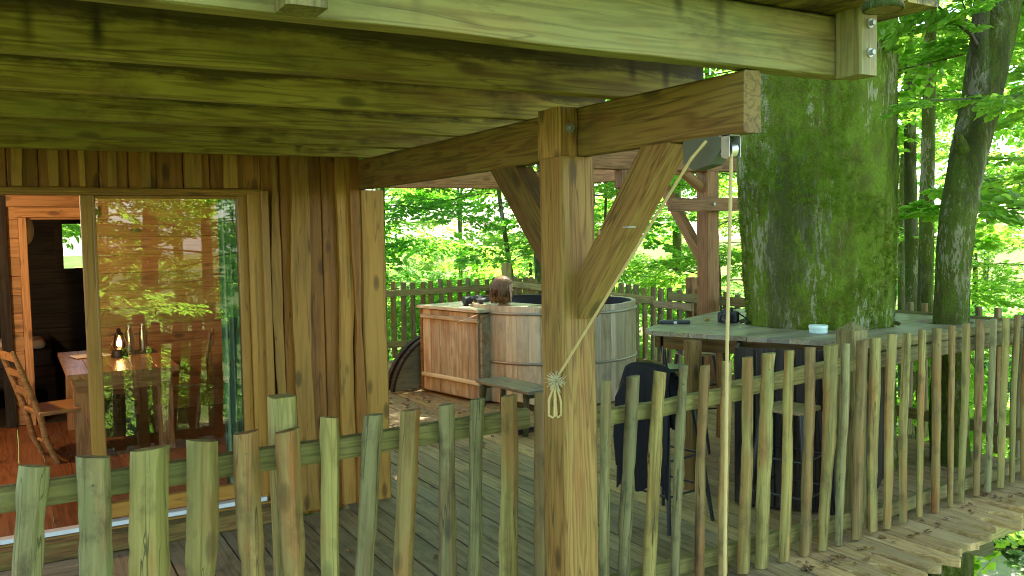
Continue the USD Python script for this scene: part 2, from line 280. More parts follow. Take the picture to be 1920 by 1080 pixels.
plain('mint_lid', (.62, .74, .62), .45)
plain('case_leather', (.016, .018, .024), .4)
plain('paper', (.70, .66, .58), .7)
plain('cover_card', (.14, .06, .05), .6)
plain('dry_leaf', (.50, .27, .045), .6)
plain('linen', (.60, .57, .50), .8)
plain('dark_linen', (.035, .033, .035), .85)
plain('curtain_cloth', (.22, .44, .36), .85)
plain('skin', (.52, .30, .20), .5, subsurface_weight=.1)
plain('grey_plastic', (.065, .075, .048), .6)
plain('galvanised', (.34, .35, .30), .5, .8)
plain('dark_iron', (.02, .017, .015), .45, .3)
plain('shade_ceramic', (.62, .62, .56), .4)
plain('copper_plate', (.10, .055, .022), .5)
plain('pipe_black', (.012, .012, .012), .5)
plain('nail', (.10, .10, .09), .45, .7)
mat('hair_brown', {'tc': ('texture_coordinate', {}), 'm': ('mapping', {'scale': (70, 70, 5)}), 'n': ('noise_texture', {'scale': 1.0, 'detail': 4.0}), 'c': ('mix', {'color1': (.07, .032, .010), 'color2': (.25, .13, .045)}),
    'b': ('bump', {'strength': .7, 'distance': .006}), 'p': ('principled_bsdf', {'roughness': .42})}, [('tc.object', 'm.vector'), ('m.vector', 'n.vector'), ('n.fac', 'c.fac'), ('c.color', 'p.base_color'), ('n.fac', 'b.height'), ('b.normal', 'p.normal')])
mat('window_glass', {'f': ('fresnel', {'IOR': 1.8}), 't': ('transparent_bsdf', {'color': (.93, .95, .93)}), 'g': ('glossy_bsdf', {'roughness': .0, 'color': (.95, .95, .95)}), 'x': ('mix_closure', {})},
    [('f.fac', 'x.fac'), ('t.BSDF', 'x.closure1'), ('g.BSDF', 'x.closure2')], 'x.closure')
mat('lamp_glass', {'f': ('fresnel', {'IOR': 1.4}), 't': ('transparent_bsdf', {'color': (1, .93, .8)}), 'g': ('glossy_bsdf', {'roughness': .05}), 'x': ('mix_closure', {})},
    [('f.fac', 'x.fac'), ('t.BSDF', 'x.closure1'), ('g.BSDF', 'x.closure2')], 'x.closure')
mat('green_glass', {'p': ('principled_bsdf', {'base_color': (.35, .42, .22), 'roughness': .35, 'transmission_weight': .7})}, [])
mat('lamp_flame', {'e': ('emission', {'color': (1.0, .62, .28), 'strength': 9.0})}, [], 'e.emission')
mat('bulb_glow', {'e': ('emission', {'color': (1.0, .6, .3), 'strength': 4.0})}, [], 'e.emission')
mat('forest_floor', {'geo': ('geometry', {}), 'n': ('noise_texture', {'scale': .35, 'detail': 8.0, 'roughness': .65}), 'n2': ('noise_texture', {'scale': 7.0, 'detail': 6.0, 'roughness': .7}),
    'c': ('rgb_ramp', {'ramp': [(0, (.03, .055, .012)), (.45, (.05, .085, .016)), (.56, (.09, .11, .03)), (.66, (.17, .14, .075)), (1, (.24, .20, .13))]}), 'c2': ('mix', {'fac': .45, 'mix_type': 'overlay'}),
    'b': ('bump', {'strength': .7, 'distance': .05}), 'p': ('principled_bsdf', {'roughness': .95, 'specular_ior_level': .1})},
    [('geo.position', 'n.vector'), ('geo.position', 'n2.vector'), ('n.fac', 'c.fac'), ('c.color', 'c2.color1'), ('n2.color', 'c2.color2'), ('c2.color', 'p.base_color'), ('n2.fac', 'b.height'), ('b.normal', 'p.normal')])
mat('path_gravel', {'geo': ('geometry', {}), 'n2': ('noise_texture', {'scale': 9.0, 'detail': 7.0, 'roughness': .7}),
    'c': ('rgb_ramp', {'ramp': [(0, (.22, .20, .17)), (.5, (.36, .34, .30)), (1, (.46, .44, .39))]}), 'b': ('bump', {'strength': .6, 'distance': .03}), 'p': ('principled_bsdf', {'roughness': .9})},
    [('geo.position', 'n2.vector'), ('n2.fac', 'c.fac'), ('c.color', 'p.base_color'), ('n2.fac', 'b.height'), ('b.normal', 'p.normal')])

# ------------------------------------------------------------------ ground
def ground_z(x, y):
    return -4.0 + .9 * (meshkit.fbm(np.stack([x * .06, y * .06, 0 * x], -1), 3, 5) - .5) + .35 * (meshkit.fbm(np.stack([x * .3, y * .3, 0 * x], -1), 3, 9) - .5)
u = np.concatenate([-np.geomspace(400, 42, 14), np.linspace(-40, 60, 90), np.geomspace(64, 420, 14)])
gx, gy = np.meshgrid(u, u, indexing='ij'); gz = ground_z(gx, gy); n = len(u)
idx = np.arange(n * n).reshape(n, n)
top('ground', (np.stack([gx, gy, gz], -1).reshape(-1, 3), np.stack([idx[:-1, :-1], idx[1:, :-1], idx[1:, 1:], idx[:-1, 1:]], -1).reshape(-1, 4)), MAT['forest_floor'], 'forest floor of leaf litter and low green far below the deck', kind='structure', smooth=True)
pts = np.array([(8.0, 4.6), (10, 5.9), (12.2, 7.3), (14.2, 8.9), (16.4, 11.6), (18, 16)]); wv = np.array([1.1, 1.1, 1.0, 1.0, .95, .9])
tt = np.linspace(0, 5, 41); px = np.interp(tt, range(6), pts[:, 0]); py = np.interp(tt, range(6), pts[:, 1]); pw = np.interp(tt, range(6), wv)
tx, ty = np.gradient(px), np.gradient(py); ll = np.hypot(tx, ty); nx, ny = -ty / ll, tx / ll
off = np.linspace(-1, 1, 9); PX = px[:, None] + nx[:, None] * pw[:, None] * off; PY = py[:, None] + ny[:, None] * pw[:, None] * off
idx = np.arange(PX.size).reshape(PX.shape)
top('path', (np.stack([PX, PY, ground_z(PX, PY) + .05], -1).reshape(-1, 3), np.stack([idx[:-1, :-1], idx[1:, :-1], idx[1:, 1:], idx[:-1, 1:]], -1).reshape(-1, 4)), MAT['path_gravel'], 'pale trodden path on the forest floor under the deck edge', kind='structure', smooth=True)

# ------------------------------------------------------------------ deck
deck = thing('deck', 'weathered timber deck of long boards with waney outer ends', kind='structure')
PITCHX, YB = .187, 13.05
def board_outline(x0, x1, y0, y1, r):
    """plan of a board whose near end is cut along a wandering curve, longest at one corner"""
    n = 17; t = np.linspace(0, 1, n); A = r.uniform(.16, .42); c = r.uniform(.25, .6); w = r.uniform(.10, .22)
    y = y0 + A / (1 + np.exp((t - c) / w)) + .018 * np.sin(t * r.uniform(6, 9) + r.uniform(0, 6))
    y += .05 * np.clip((t - .78) / .22, 0, 1) ** 2.2 + .02 * np.clip((.06 - t) / .06, 0, 1)
    return [(x0 + (x1 - x0) * a, b) for a, b in zip(t, y)] + [(x1, y1), (x0, y1)]
k0 = -12
GAP = .012
for k in range(k0, 40):
    x0 = .222 + k * PITCHX; x1 = x0 + PITCHX - GAP
    if x0 > 7.22: break
    r = np.random.default_rng(500 + k)
    yin = 6.08 if x1 < 2.24 else (YB if k % 2 else 8.62)
    outer = 3.11 + .07 * r.uniform(-1, 1) + max(0, x0 - 4.4) * .15
    poly = [(y - outer, x) for x, y in board_outline(x0, x1, outer, yin, r)][::-1]
    # board in its own frame: local x along the board (world +y), local y = world -x
    loc = [(yy, -(xx - (x0 + x1) / 2)) for yy, xx in poly]
    if not Polygon(loc).is_valid: loc = list(Polygon(loc).buffer(0).exterior.coords)
    m = extrude(loc, .050, -.050)
    xf = Gf.Matrix4d(0, 1, 0, 0, -1, 0, 0, 0, 0, 0, 1, 0, float((x0 + x1) / 2), float(outer), float(r.uniform(-.0015, .0015)), 1)
    part(deck, 'deck_board', m, MAT['deck_edge_wood'] if x0 > 3.9 else MAT['deck_wood'], False, xf)
    if yin < YB and x1 > 2.24:
        L = YB - yin - .006
        stick(deck, 'deck_board', ((x0 + x1) / 2, yin + .006, -.021 + r.uniform(-.0015, .0015)), ((x0 + x1) / 2, YB, -.021), x1 - x0, .042, MAT['deck_wood'], s=900 + k, warp=.0004, ch=.003)
    elif k % 2 and x1 > 2.24: pass
stick(deck, 'rim_joist', (-2, 3.47, -.135), (4.7, 3.47, -.135), .06, .18, MAT['rail_wood'], seg=8)
stick(deck, 'rim_joist', (4.705, 3.475, -.135), (7.2, 3.66, -.135), .06, .18, MAT['rail_wood'], seg=6)
for y in (5.2, 6.9, 8.6, 10.3, 12.0): stick(deck, 'bearer', (2.3 if y > 6 else -2, y, -.14), (7.2, y, -.14), .08, .19, MAT['mossy_wood'], seg=2)
bm = Polygon([(0, 0), (8.15, 0), (8.15, -.15), (8.04, -.155), (7.92, -.12), (7.84, -.085), (7.76, -.075), (7.66, -.085), (7.4, -.12), (6.9, -.20), (6.4, -.26), (5.8, -.30), (0, -.32)])
m = trimesh.creation.extrude_polygon(bm, .22, engine='earcut'); part(deck, 'carrying_beam', m, MAT['mossy_wood'], 30, Gf.Matrix4d(1, 0, 0, 0, 0, 0, 1, 0, 0, -1, 0, 0, -2.05, 3.86, -.232, 1))
for (x, y) in ((6.9, 8.2), (2.6, 8.4), (2.6, 12.3), (6.9, 12.3)): part(deck, 'support_post', cyl((x, y, -5), (x, y, -.05), .14, 10), MAT['far_bark'], 35)
# ribbed anti-slip boards in front of the door
for k in range(6):
    y = 5.40 + k * .108
    ribs = [lumber(2.2, .1, .022, seg=2, warp=.0003, ch=.002)] + [box(0, 2.2, -.043 + j * .0145, -.036 + j * .0145, .0112, .0152) for j in range(6)]
    part(deck, 'grooved_board', cat(*ribs), MAT['deck_wood'], False, Gf.Matrix4d(1, 0, 0, 0, 0, 1, 0, 0, 0, 0, 1, 0, -1.86, y, .0125, 1))

# ------------------------------------------------------------------ timber cabin
cabin = thing('timber_cabin', 'timber cabin of dark boards and pale waney battens with a wide glazed sliding door', 'cabin')
WY = 6.2
def vboard(x0, x1, z0, z1, y, th, m, live=0.0, name='wall_board', s=None):
    stick(cabin, name, ((x0 + x1) / 2, y, z0), ((x0 + x1) / 2, y, z1), th, x1 - x0, m, up=(1, 0, 0), live=0, seg=10, warp=.0008, s=s) if not live else part(cabin, name, live_board(z1 - z0, x1 - x0, th, live, s), m, 30, frame(((x0 + x1) / 2, y, z0), ((x0 + x1) / 2, y, z1), (0, -1, 0))[0])
def live_board(L, w, h, amp, s):
    r = np.random.default_rng(s); n = 26; x = np.linspace(0, L, n)
    def edge():
        return amp * (np.sin(x * r.uniform(1.5, 3) + r.uniform(0, 6)) + .5 * np.sin(x * r.uniform(4, 7) + r.uniform(0, 6)) + .25 * np.sin(x * r.uniform(11, 17) + r.uniform(0, 6))) + r.normal(0, amp * .08, n)
    a, b = -w / 2 + edge(), w / 2 + edge(); c = .006; V, F = [], []
    for i in range(n):
        V += [(x[i], a[i] - .004, -h / 2), (x[i], b[i] + .004, -h / 2), (x[i], b[i], h / 2), (x[i], a[i], h / 2)]
    for i in range(n - 1):
        for k in range(4):
            A, B = i * 4 + k, i * 4 + (k + 1) % 4; F += [(A, B, B + 4), (A, B + 4, A + 4)]
    F += [(0, 2, 1), (0, 3, 2)]; e = (n - 1) * 4; F += [(e, e + 1, e + 2), (e, e + 2, e + 3)]
    m = trimesh.Trimesh(V, F, process=False)
    if m.volume < 0: m.invert()
    return m
x = 1.55; k = 0
for w in (.13, .15, .155, .15, .12): vboard(x, x + w - .004, -.03, 2.62, WY + .03, .025, MAT['wall_board_wood'], s=40 + k); x += w; k += 1
for x0, x1 in ((1.605, 1.66), (1.745, 1.875), (2.085, 2.185)): vboard(x0, x1, .0, 2.60, WY - .004, .026, MAT['batten_wood'], .010, 'batten', s=60 + k); k += 1
for x0 in np.arange(-1.2, 1.5, .172): vboard(x0, x0 + .168, 2.345, 2.62, WY + .03, .025, MAT['wall_board_wood'], s=80 + k); k += 1
for x0, x1 in ((-.55, -.49), (-.3, -.25), (.03, .088), (.228, .276), (.40, .43), (.575, .622), (.768, .822), (1.04, 1.15), (1.298, 1.388)): vboard(x0, x1, 2.35, 2.615, WY - .002, .024, MAT['batten_wood'], .006, 'batten', s=120 + k); k += 1
part(cabin, 'wall_backing', cat(box(-2.3, 1.55, 6.245, 6.257, 2.335, 2.66), box(1.56, 2.25, 6.245, 6.257, -.04, 2.66)), MAT['dark_wood'])
stick(cabin, 'head_trim', (-2, WY - .02, 2.652), (2.3, WY - .02, 2.652), .06, .062, MAT['redwood'], seg=6)
stick(cabin, 'lintel_board', (-2, WY - .0, 2.325), (1.56, WY - .0, 2.325), .05, .035, MAT['batten_wood'], seg=6)
# corner post and live slab beside it
stick(cabin, 'corner_post', (2.355, WY + .06, -.03), (2.355, WY + .06, 2.345), .19, .19, MAT['batten_wood'], up=(1, 0, 0), ch=.012, warp=.002, seg=8)
vboard(2.19, 2.255, -.02, 2.60, WY - .02, .05, MAT['wall_board_wood'], .010, 'edge_slab', s=77)
part(cabin, 'side_wall', box(2.25, 2.33, 6.36, 12.8, -.05, 2.9), MAT['wall_board_wood'])
# sill step
stick(cabin, 'sill_step', (-2, 6.10, .062), (1.56, 6.10, .062), .13, .12, MAT['beam_wood'], seg=6, ch=.008)
stick(cabin, 'sill_board', (-2, 6.185, .12), (1.56, 6.185, .12), .10, .034, MAT['door_wood'], seg=3)
part(cabin, 'threshold_rail', box(-2, 1.50, 6.150, 6.222, .1385, .166), MAT['alu_sill'])
stick(cabin, 'door_jamb', (1.495, 6.24, .14), (1.495, 6.24, 2.31), .12, .10, MAT['door_wood'], up=(1, 0, 0), ch=.004, warp=.0004)
stick(cabin, 'door_jamb', (1.558, 6.165, .0), (1.558, 6.165, 2.33), .03, .05, MAT['door_wood'], up=(1, 0, 0), ch=.004, warp=.0004)
stick(cabin, 'door_head', (-2, 6.26, 2.312), (1.55, 6.26, 2.312), .14, .03, MAT['door_wood'], ch=.004, warp=.0004)
sd = holder(cabin, 'sliding_door')
stick(sd, 'stile', (.437, 6.24, .17), (.437, 6.24, 2.295), .055, .075, MAT['door_wood'], up=(1, 0, 0), ch=.006, warp=.0004)
stick(sd, 'stile', (.478, 6.222, .17), (.478, 6.222, 2.295), .03, .018, MAT['door_wood'], up=(1, 0, 0), ch=.004, warp=.0003)
stick(sd, 'stile', (1.414, 6.24, .17), (1.414, 6.24, 2.295), .055, .064, MAT['door_wood'], up=(1, 0, 0), ch=.006, warp=.0004)
stick(sd, 'bottom_rail', (.475, 6.2415, .222), (1.382, 6.2415, .222), .05, .10, MAT['door_wood'], ch=.005, warp=.0003)
stick(sd, 'top_rail', (.475, 6.2415, 2.286), (1.382, 6.2415, 2.286), .05, .018, MAT['door_wood'], ch=.003, warp=.0003)
part(sd, 'glass_pane', box(.470, 1.39, 6.244, 6.252, .268, 2.281), MAT['window_glass'])
# room inside
for k in range(24):
    x0 = -2.3 + k * .19
    if x0 > 2.1: break
    stick(cabin, 'floor_plank', (x0 + .094, 6.30, .122), (x0 + .094, 10.08, .122), .187, .03, MAT['floor_wood'], seg=1, warp=.0003, ch=.002)
YI = 10.1
for k in range(13):
    z0 = .14 + k * .19; z1 = min(z0 + .187, 2.62)
    spans = [(-.02, .075), (.70, 2.24)] if z1 < 2.3 else [(-.02, 2.24)]
    for a, b in spans: stick(cabin, 'inner_plank', (a, YI + .02, (z0 + z1) / 2), (b, YI + .02, (z0 + z1) / 2), .04, z1 - z0, MAT['inner_wood'], seg=1, warp=.0003, ch=.003)
stick(cabin, 'inner_post', (-.07, YI - .02, .14), (-.07, YI - .02, 2.62), .09, .10, MAT['dark_wood'], up=(1, 0, 0))
stick(cabin, 'inner_door_jamb', (.115, YI - .02, .14), (.115, YI - .02, 2.25), .12, .075, MAT['inner_wood'], up=(1, 0, 0))
stick(cabin, 'inner_door_jamb', (.69, YI - .02, .14), (.69, YI - .02, 2.25), .12, .075, MAT['inner_wood'], up=(1, 0, 0))
stick(cabin, 'inner_door_head', (.05, YI - .03, 2.30), (.78, YI - .03, 2.30), .11, .10, MAT['inner_wood'])
stick(cabin, 'inner_door_head', (-.02, YI - .02, 2.42), (1.9, YI - .02, 2.42), .07, .12, MAT['inner_wood'])
for k in range(13): stick(cabin, 'inner_side_plank', (2.22, 6.34, .235 + k * .19), (2.22, 10.08, .235 + k * .19), .04, .187, MAT['inner_wood'], seg=1, warp=.0003, ch=.003)
part(cabin, 'ceiling', box(-2.3, 2.24, 6.34, 12.8, 2.625, 2.66), MAT['inner_wood'])
part(cabin, 'west_wall', box(-2.4, -2.3, 6.26, 12.8, -.05, 2.9), MAT['inner_wood'])
part(cabin, 'roof', box(-2.6, 2.5, 6.5, 13.0, 2.92, 3.0), MAT['dark_wood'])
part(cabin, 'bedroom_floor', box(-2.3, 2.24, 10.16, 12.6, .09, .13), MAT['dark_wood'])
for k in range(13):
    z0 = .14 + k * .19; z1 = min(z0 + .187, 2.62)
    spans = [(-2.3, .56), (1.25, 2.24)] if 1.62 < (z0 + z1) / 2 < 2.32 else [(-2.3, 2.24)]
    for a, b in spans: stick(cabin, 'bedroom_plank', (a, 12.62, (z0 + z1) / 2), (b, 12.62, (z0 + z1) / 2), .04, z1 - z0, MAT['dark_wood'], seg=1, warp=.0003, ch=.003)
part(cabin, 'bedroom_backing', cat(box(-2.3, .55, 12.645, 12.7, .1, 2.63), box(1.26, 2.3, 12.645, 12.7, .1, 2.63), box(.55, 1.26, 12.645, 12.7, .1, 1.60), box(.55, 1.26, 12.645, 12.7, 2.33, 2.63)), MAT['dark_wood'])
bw = holder(cabin, 'bedroom_window')
part(bw, 'window_frame', cat(box(.50, .585, 12.56, 12.61, 1.58, 2.34), box(1.24, 1.30, 12.56, 12.61, 1.58, 2.34), box(.585, 1.24, 12.56, 12.61, 2.28, 2.34), box(.45, 1.35, 12.52, 12.61, 1.54, 1.62)), MAT['dark_wood'])
part(bw, 'window_pane', box(.585, 1.24, 12.60, 12.606, 1.62, 2.28), MAT['window_glass'])

# ------------------------------------------------------------------ balcony over the deck
bal = thing('balcony', 'timber balcony overhead on mossy joists carried by a braced square post', 'balcony')
BZ = 2.345
stick(bal, 'side_beam', (2.29, 2.262, BZ + .11), (2.29, 6.30, BZ + .11), .082, .218, MAT['beam_wood'], seg=10, ch=.009, warp=.0015)
for i, y in enumerate((2.285, 3.015, 3.755, 4.535, 5.295, 6.03)):
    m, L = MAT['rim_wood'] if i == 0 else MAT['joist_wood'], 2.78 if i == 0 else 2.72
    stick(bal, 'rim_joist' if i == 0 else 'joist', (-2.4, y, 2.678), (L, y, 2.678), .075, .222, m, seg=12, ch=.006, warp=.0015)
for k in range(30):
    x0 = -2.45 + k * .187
    if x0 > 2.9: break
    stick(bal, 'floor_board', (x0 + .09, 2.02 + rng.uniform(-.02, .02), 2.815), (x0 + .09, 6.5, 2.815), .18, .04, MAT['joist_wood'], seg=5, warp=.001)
bx = stick(bal, 'guard_post', (2.74, 2.185, 2.555), (2.74, 2.185, 3.9), .115, .10, MAT['rim_wood'], up=(1, 0, 0), ch=.008)
for z in (2.635, 2.74): part(bal, 'bolt', cat(cyl((2.74, 2.128, z), (2.74, 2.120, z), .017, 14), cyl((2.74, 2.122, z), (2.74, 2.105, z), .010, 6)), MAT['galvanised'], 30)
stick(bal, 'guard_post', (.66, 2.185, 2.568), (.66, 2.185, 3.9), .115, .105, MAT['rim_wood'], up=(1, 0, 0), ch=.008)
for zz in (3.3, 3.85): stick(bal, 'guard_rail', (-2.4, 2.20, zz), (2.7, 2.20, zz), .04, .09, MAT['rim_wood'])
# square post with housed beam, bolt, braces
stick(bal, 'post', (2.2425, 3.375, .0), (2.2425, 3.375, 2.344), .19, .185, MAT['post_wood'], up=(1, 0, 0), seg=10, ch=.010, warp=.0012)
stick(bal, 'post_tenon', (2.198, 3.375, 2.3455), (2.198, 3.375, 2.564), .188, .098, MAT['post_wood'], up=(1, 0, 0), seg=3, ch=.006)
part(bal, 'bolt', cat(cyl((2.198, 3.279, 2.47), (2.198, 3.27, 2.47), .022, 14), cyl((2.198, 3.272, 2.47), (2.198, 3.252, 2.47), .013, 6)), MAT['galvanised'], 30)
def cut_brace(parent, yz, x0, x1, m, name='brace'):
    """brace in the plane of the beam, its ends cut to the post and to the beam; yz: outline, first edge along the grain"""
    a, b = np.array(yz[0]), np.array(yz[1]); d = (b - a) / np.linalg.norm(b - a); nn = np.array((-d[1], d[0]))
    loc = [((np.array(q) - a) @ d, (np.array(q) - a) @ nn) for q in yz]
    pm = Polygon(loc).buffer(-.006).buffer(.006, quad_segs=2)
    me = trimesh.creation.extrude_polygon(pm, x1 - x0, engine='earcut')
    # local x = d, local y = nn, local z = their cross product, world +x or -x
    zx = d[0] * nn[1] - d[1] * nn[0]
    part(parent, name, me, m, 30, Gf.Matrix4d(0, float(d[0]), float(d[1]), 0, 0, float(nn[0]), float(nn[1]), 0, float(zx), 0, 0, 0, float(x0 if zx > 0 else x1), float(a[0]), float(a[1]), 1))
cut_brace(bal, [(3.279, 1.60), (2.625, 2.343), (2.82, 2.343), (3.279, 1.815)], 2.235, 2.335, MAT['post_wood'])
cut_brace(bal, [(3.471, 1.72), (4.10, 2.343), (3.83, 2.343), (3.471, 1.98)], 2.235, 2.335, MAT['beam_wood'])
part(bal, 'peg', cyl((2.36, 3.10, 2.0), (2.225, 3.10, 2.0), .012, 8), MAT['pale_wood'], 30)
part(bal, 'screw_eye', cat(cyl((2.237, 2.86, 2.02), (2.20, 2.86, 2.02), .004, 6), trimesh.creation.torus(.012, .0035, transform=trimesh.transformations.translation_matrix((2.19, 2.86, 2.02)))), MAT['galvanised'], 30)
part(bal, 'round_post', cyl((2.60, 1.965, 2.735), (2.60, 1.965, 3.9), .058, 26), MAT['picket_wood'], 40)
part(bal, 'bark_ring', lathe([(.0585, 2.737), (.066, 2.735), (.068, 2.745), (.064, 2.762), (.0585, 2.765)], 30).apply_translation((2.60, 1.965, 0)), MAT['far_bark'], True)
# pulley block under the beam end, and the ropes
pul = thing('rope_pulley', 'grey rope pulley block screwed under the near end of the side beam', 'pulley')
prof = Polygon([(0, 0), (.20, 0), (.20, -.03), (.14, -.085), (.05, -.10), (.0, -.07)]).buffer(.008)
part(pul, 'housing', trimesh.creation.extrude_polygon(prof, .06, engine='earcut'), MAT['grey_plastic'], 30, Gf.Matrix4d(0, -1, 0, 0, 0, 0, 1, 0, -1, 0, 0, 0, 2.305, 2.565, 2.335, 1))
part(pul, 'cheek_plate', cat(box(2.243, 2.247, 2.325, 2.365, 2.262, 2.342), box(2.296, 2.300, 2.325, 2.365, 2.262, 2.342), box(2.243, 2.300, 2.325, 2.375, 2.3375, 2.3425)), MAT['galvanised'])
part(pul, 'wheel', trimesh.creation.cylinder(radius=.032, height=.03, sections=20, transform=trimesh.transformations.rotation_matrix(math.pi / 2, (0, 1, 0))).apply_translation((2.27, 2.352, 2.290)), MAT['steel'], 30)
def rope(pts, r, n=7, name='rope', label=None, mat_=None):
    pts = np.array(pts, float); d = np.r_[0, np.cumsum(np.linalg.norm(np.diff(pts, axis=0), axis=1))]; N = max(8, int(d[-1] / .02)); s = np.linspace(0, d[-1], N)
    p = np.stack([np.interp(s, d, pts[:, i]) for i in range(3)], 1)
    return tube(p, r * (1 + .10 * np.sin(np.arange(N) * 2.1)), n)
top('hanging_rope', rope([(2.262, 2.332, 2.295), (2.245, 2.338, 1.6), (2.238, 2.345, .8), (2.238, 2.345, .04)], .0068), MAT['rope_fibre'], 'pale rope hanging straight down from the pulley in front of the pickets', 'rope', smooth=True)
tr = thing('tied_rope', 'pale rope running down the brace to a frayed knot on the square post', 'rope')
part(tr, 'rope', rope([(2.205, 2.40, 2.325), (2.17, 2.44, 2.265), (2.152, 2.88, 1.80), (2.135, 3.32, 1.335)], .0062), MAT['rope_fibre'], True)
kn = [rope([(2.128, 3.318, 1.315), (2.128 + dx, 3.318 - dx, 1.24), (2.128 + dx * 1.3, 3.318 - .6 * dx, 1.165), (2.128 + dx * .3, 3.318, 1.155), (2.125, 3.318, 1.30)], .0062) for dx in (-.022, .0, .018)]
part(tr, 'loops', cat(*kn), MAT['rope_fibre'], True)
fr_ = []
r = np.random.default_rng(3)
for _ in range(110):
    d = r.normal(size=3); d /= np.linalg.norm(d); c = np.array((2.125, 3.305, 1.33)); e = c + d * r.uniform(.03, .058)
    fr_.append(tube([c, c + d * .025 + r.normal(0, .003, 3), e + r.normal(0, .006, 3)], [.0022, .0018, .0008], 4))
part(tr, 'frayed_end', cat(*fr_), MAT['rope_frayed'], True)

# ------------------------------------------------------------------ picket fences
PK = [(0.04, 1.175, -0.075, 0.03, 3.64, 0.081, 0.073), (0.236, 1.181, 0.196, 0.03, 3.64, 0.098, 0.098), (0.441, 1.185, 0.401, 0.03, 3.64, 0.105, 0.103), (0.636, 1.191, 0.572, 0.03, 3.64, 0.095, 0.093), (0.812, 1.2, 0.81, 0.03, 3.64, 0.084, 0.086), (0.983, 1.187, 1.009, 0.03, 3.64, 0.086, 0.07), (1.164, 1.22, 1.151, 0.03, 3.64, 0.063, 0.067), (1.371, 1.207, 1.257, 0.03, 3.64, 0.071, 0.064), (1.55, 1.208, 1.466, 0.03, 3.64, 0.075, 0.075), (1.727, 1.212, 1.702, 0.03, 3.64, 0.065, 0.08), (1.894, 1.219, 1.827, 0.03, 3.64, 0.063, 0.053), (2.065, 1.218, 2.047, 0.03, 3.64, 0.067, 0.086), (2.244, 1.215, 2.218, 0.03, 3.64, 0.056, 0.061), (2.646, 1.234, 2.614, 0.03, 3.64, 0.05, 0.044), (2.822, 1.239, 2.744, 0.03, 3.64, 0.065, 0.062), (3.008, 1.244, 2.91, 0.03, 3.64, 0.075, 0.081), (3.173, 1.261, 3.098, 0.03, 3.64, 0.053, 0.053), (3.326, 1.25, 3.274, 0.03, 3.64, 0.057, 0.057), (3.49, 1.259, 3.458, 0.03, 3.64, 0.057, 0.054), (3.651, 1.267, 3.616, 0.006, 3.64, 0.065, 0.077), (3.818, 1.277, 3.764, 0.004, 3.64, 0.078, 0.075), (3.997, 1.278, 3.951, 0.004, 3.64, 0.057, 0.064), (4.163, 1.284, 4.13, 0.004, 3.64, 0.061, 0.065), (4.35, 1.282, 4.285, 0.004, 3.64, 0.092, 0.062), (4.486, 1.282, 4.438, 0.007, 3.64, 0.06, 0.047), (4.64, 1.29, 4.596, 0.016, 3.643, 0.074, 0.064), (4.785, 1.295, 4.78, 0.03, 3.656, 0.082, 0.069), (4.975, 1.303, 4.937, 0.014, 3.672, 0.07, 0.059), (5.139, 1.297, 5.127, 0.018, 3.686, 0.06, 0.053), (5.322, 1.305, 5.317, 0.016, 3.701, 0.058, 0.051), (5.524, 1.3, 5.53, 0.004, 3.719, 0.07, 0.059), (5.7, 1.305, 5.71, 0.01, 3.733, 0.052, 0.045), (5.899, 1.306, 5.874, 0.016, 3.75, 0.061, 0.053), (6.103, 1.314, 6.085, 0.016, 3.768, 0.074, 0.051), (6.279, 1.31, 6.241, 0.018, 3.783, 0.059, 0.059), (6.461, 1.305, 6.434, 0.016, 3.798, 0.06, 0.056), (6.64, 1.313, 6.607, 0.021, 3.813, 0.061, 0.049), (6.804, 1.314, 6.789, 0.019, 3.827, 0.066, 0.058)]
def picket(fence, p0, p1, w0, w1, seed, flat=.55, wob=.0065, seg=12, ns=10, nails=()):
    """cleft pale: rounded front, flatter back, slightly bent; local x up the pale, local z towards the outside"""
    r = np.random.default_rng(seed); xf, L = frame(p0, p1, (0, -1, 0)); V, F = [], []
    a1, a2, f1, f2 = r.uniform(0, 6.28, 4); sl = r.uniform(-.16, .16)
    knot = r.uniform(.2, .8, 2); ka = r.uniform(.0, .004, 2)
    lump = 1 + r.normal(0, .07, ns); pinch = [(r.uniform(.1, .95), r.uniform(-.16, .14), r.uniform(.02, .05)) for _ in range(5)]
    for i in range(seg + 1):
        t = i / seg; w = 1.26 * (w0 + (w1 - w0) * t) / 2
        w *= 1 + sum(a_ * math.exp(-((t - c_) / s_) ** 2) for c_, a_, s_ in pinch); bump = sum(ka[j] * math.exp(-((t - knot[j]) / .06) ** 2) for j in (0, 1))
        cx = wob * (math.sin(4.4 * t + a1) - math.sin(a1) * (1 - t) - math.sin(4.4 + a1) * t) + .35 * wob * math.sin(11 * t + a2) * math.sin(math.pi * t); cz = .5 * wob * math.sin(5.2 * t + a2)
        for k in range(ns):
            th = 2 * math.pi * k / ns; yy = math.cos(th) * w; zz = math.sin(th)
            zz = zz * w * (.62 if zz > 0 else .36)
            q = lump[k] * (1 + r.normal(0, .018))
            V.append((t * L + (yy * sl * (1 if i == seg else 0)), cx + yy * q + math.copysign(bump, yy), cz + zz * q))
    for i in range(seg):
        for k in range(ns):
            A, B = i * ns + k, i * ns + (k + 1) % ns; F += [(A, B, B + ns), (A, B + ns, A + ns)]
    for k in range(1, ns - 1): F.append((0, k + 1, k)); F.append((seg * ns, seg * ns + k, seg * ns + k + 1))
    m = trimesh.Trimesh(V, F, process=False)
    if m.volume < 0: m.invert()
    p = part(fence, 'picket', m, MAT[str(r.choice(['picket_wood', 'picket_wood', 'picket_brown', 'picket_grey']))], 50, xf)
    return p
def nail_at(fence, x, y, z): part(fence, 'nail', cyl((x, y, z), (x, y + .006, z), .0045, 7), MAT['nail'])
fa = thing('picket_fence', 'chestnut picket fence on the left in front of the sliding door', 'fence', 'cleft pickets along the deck edge')
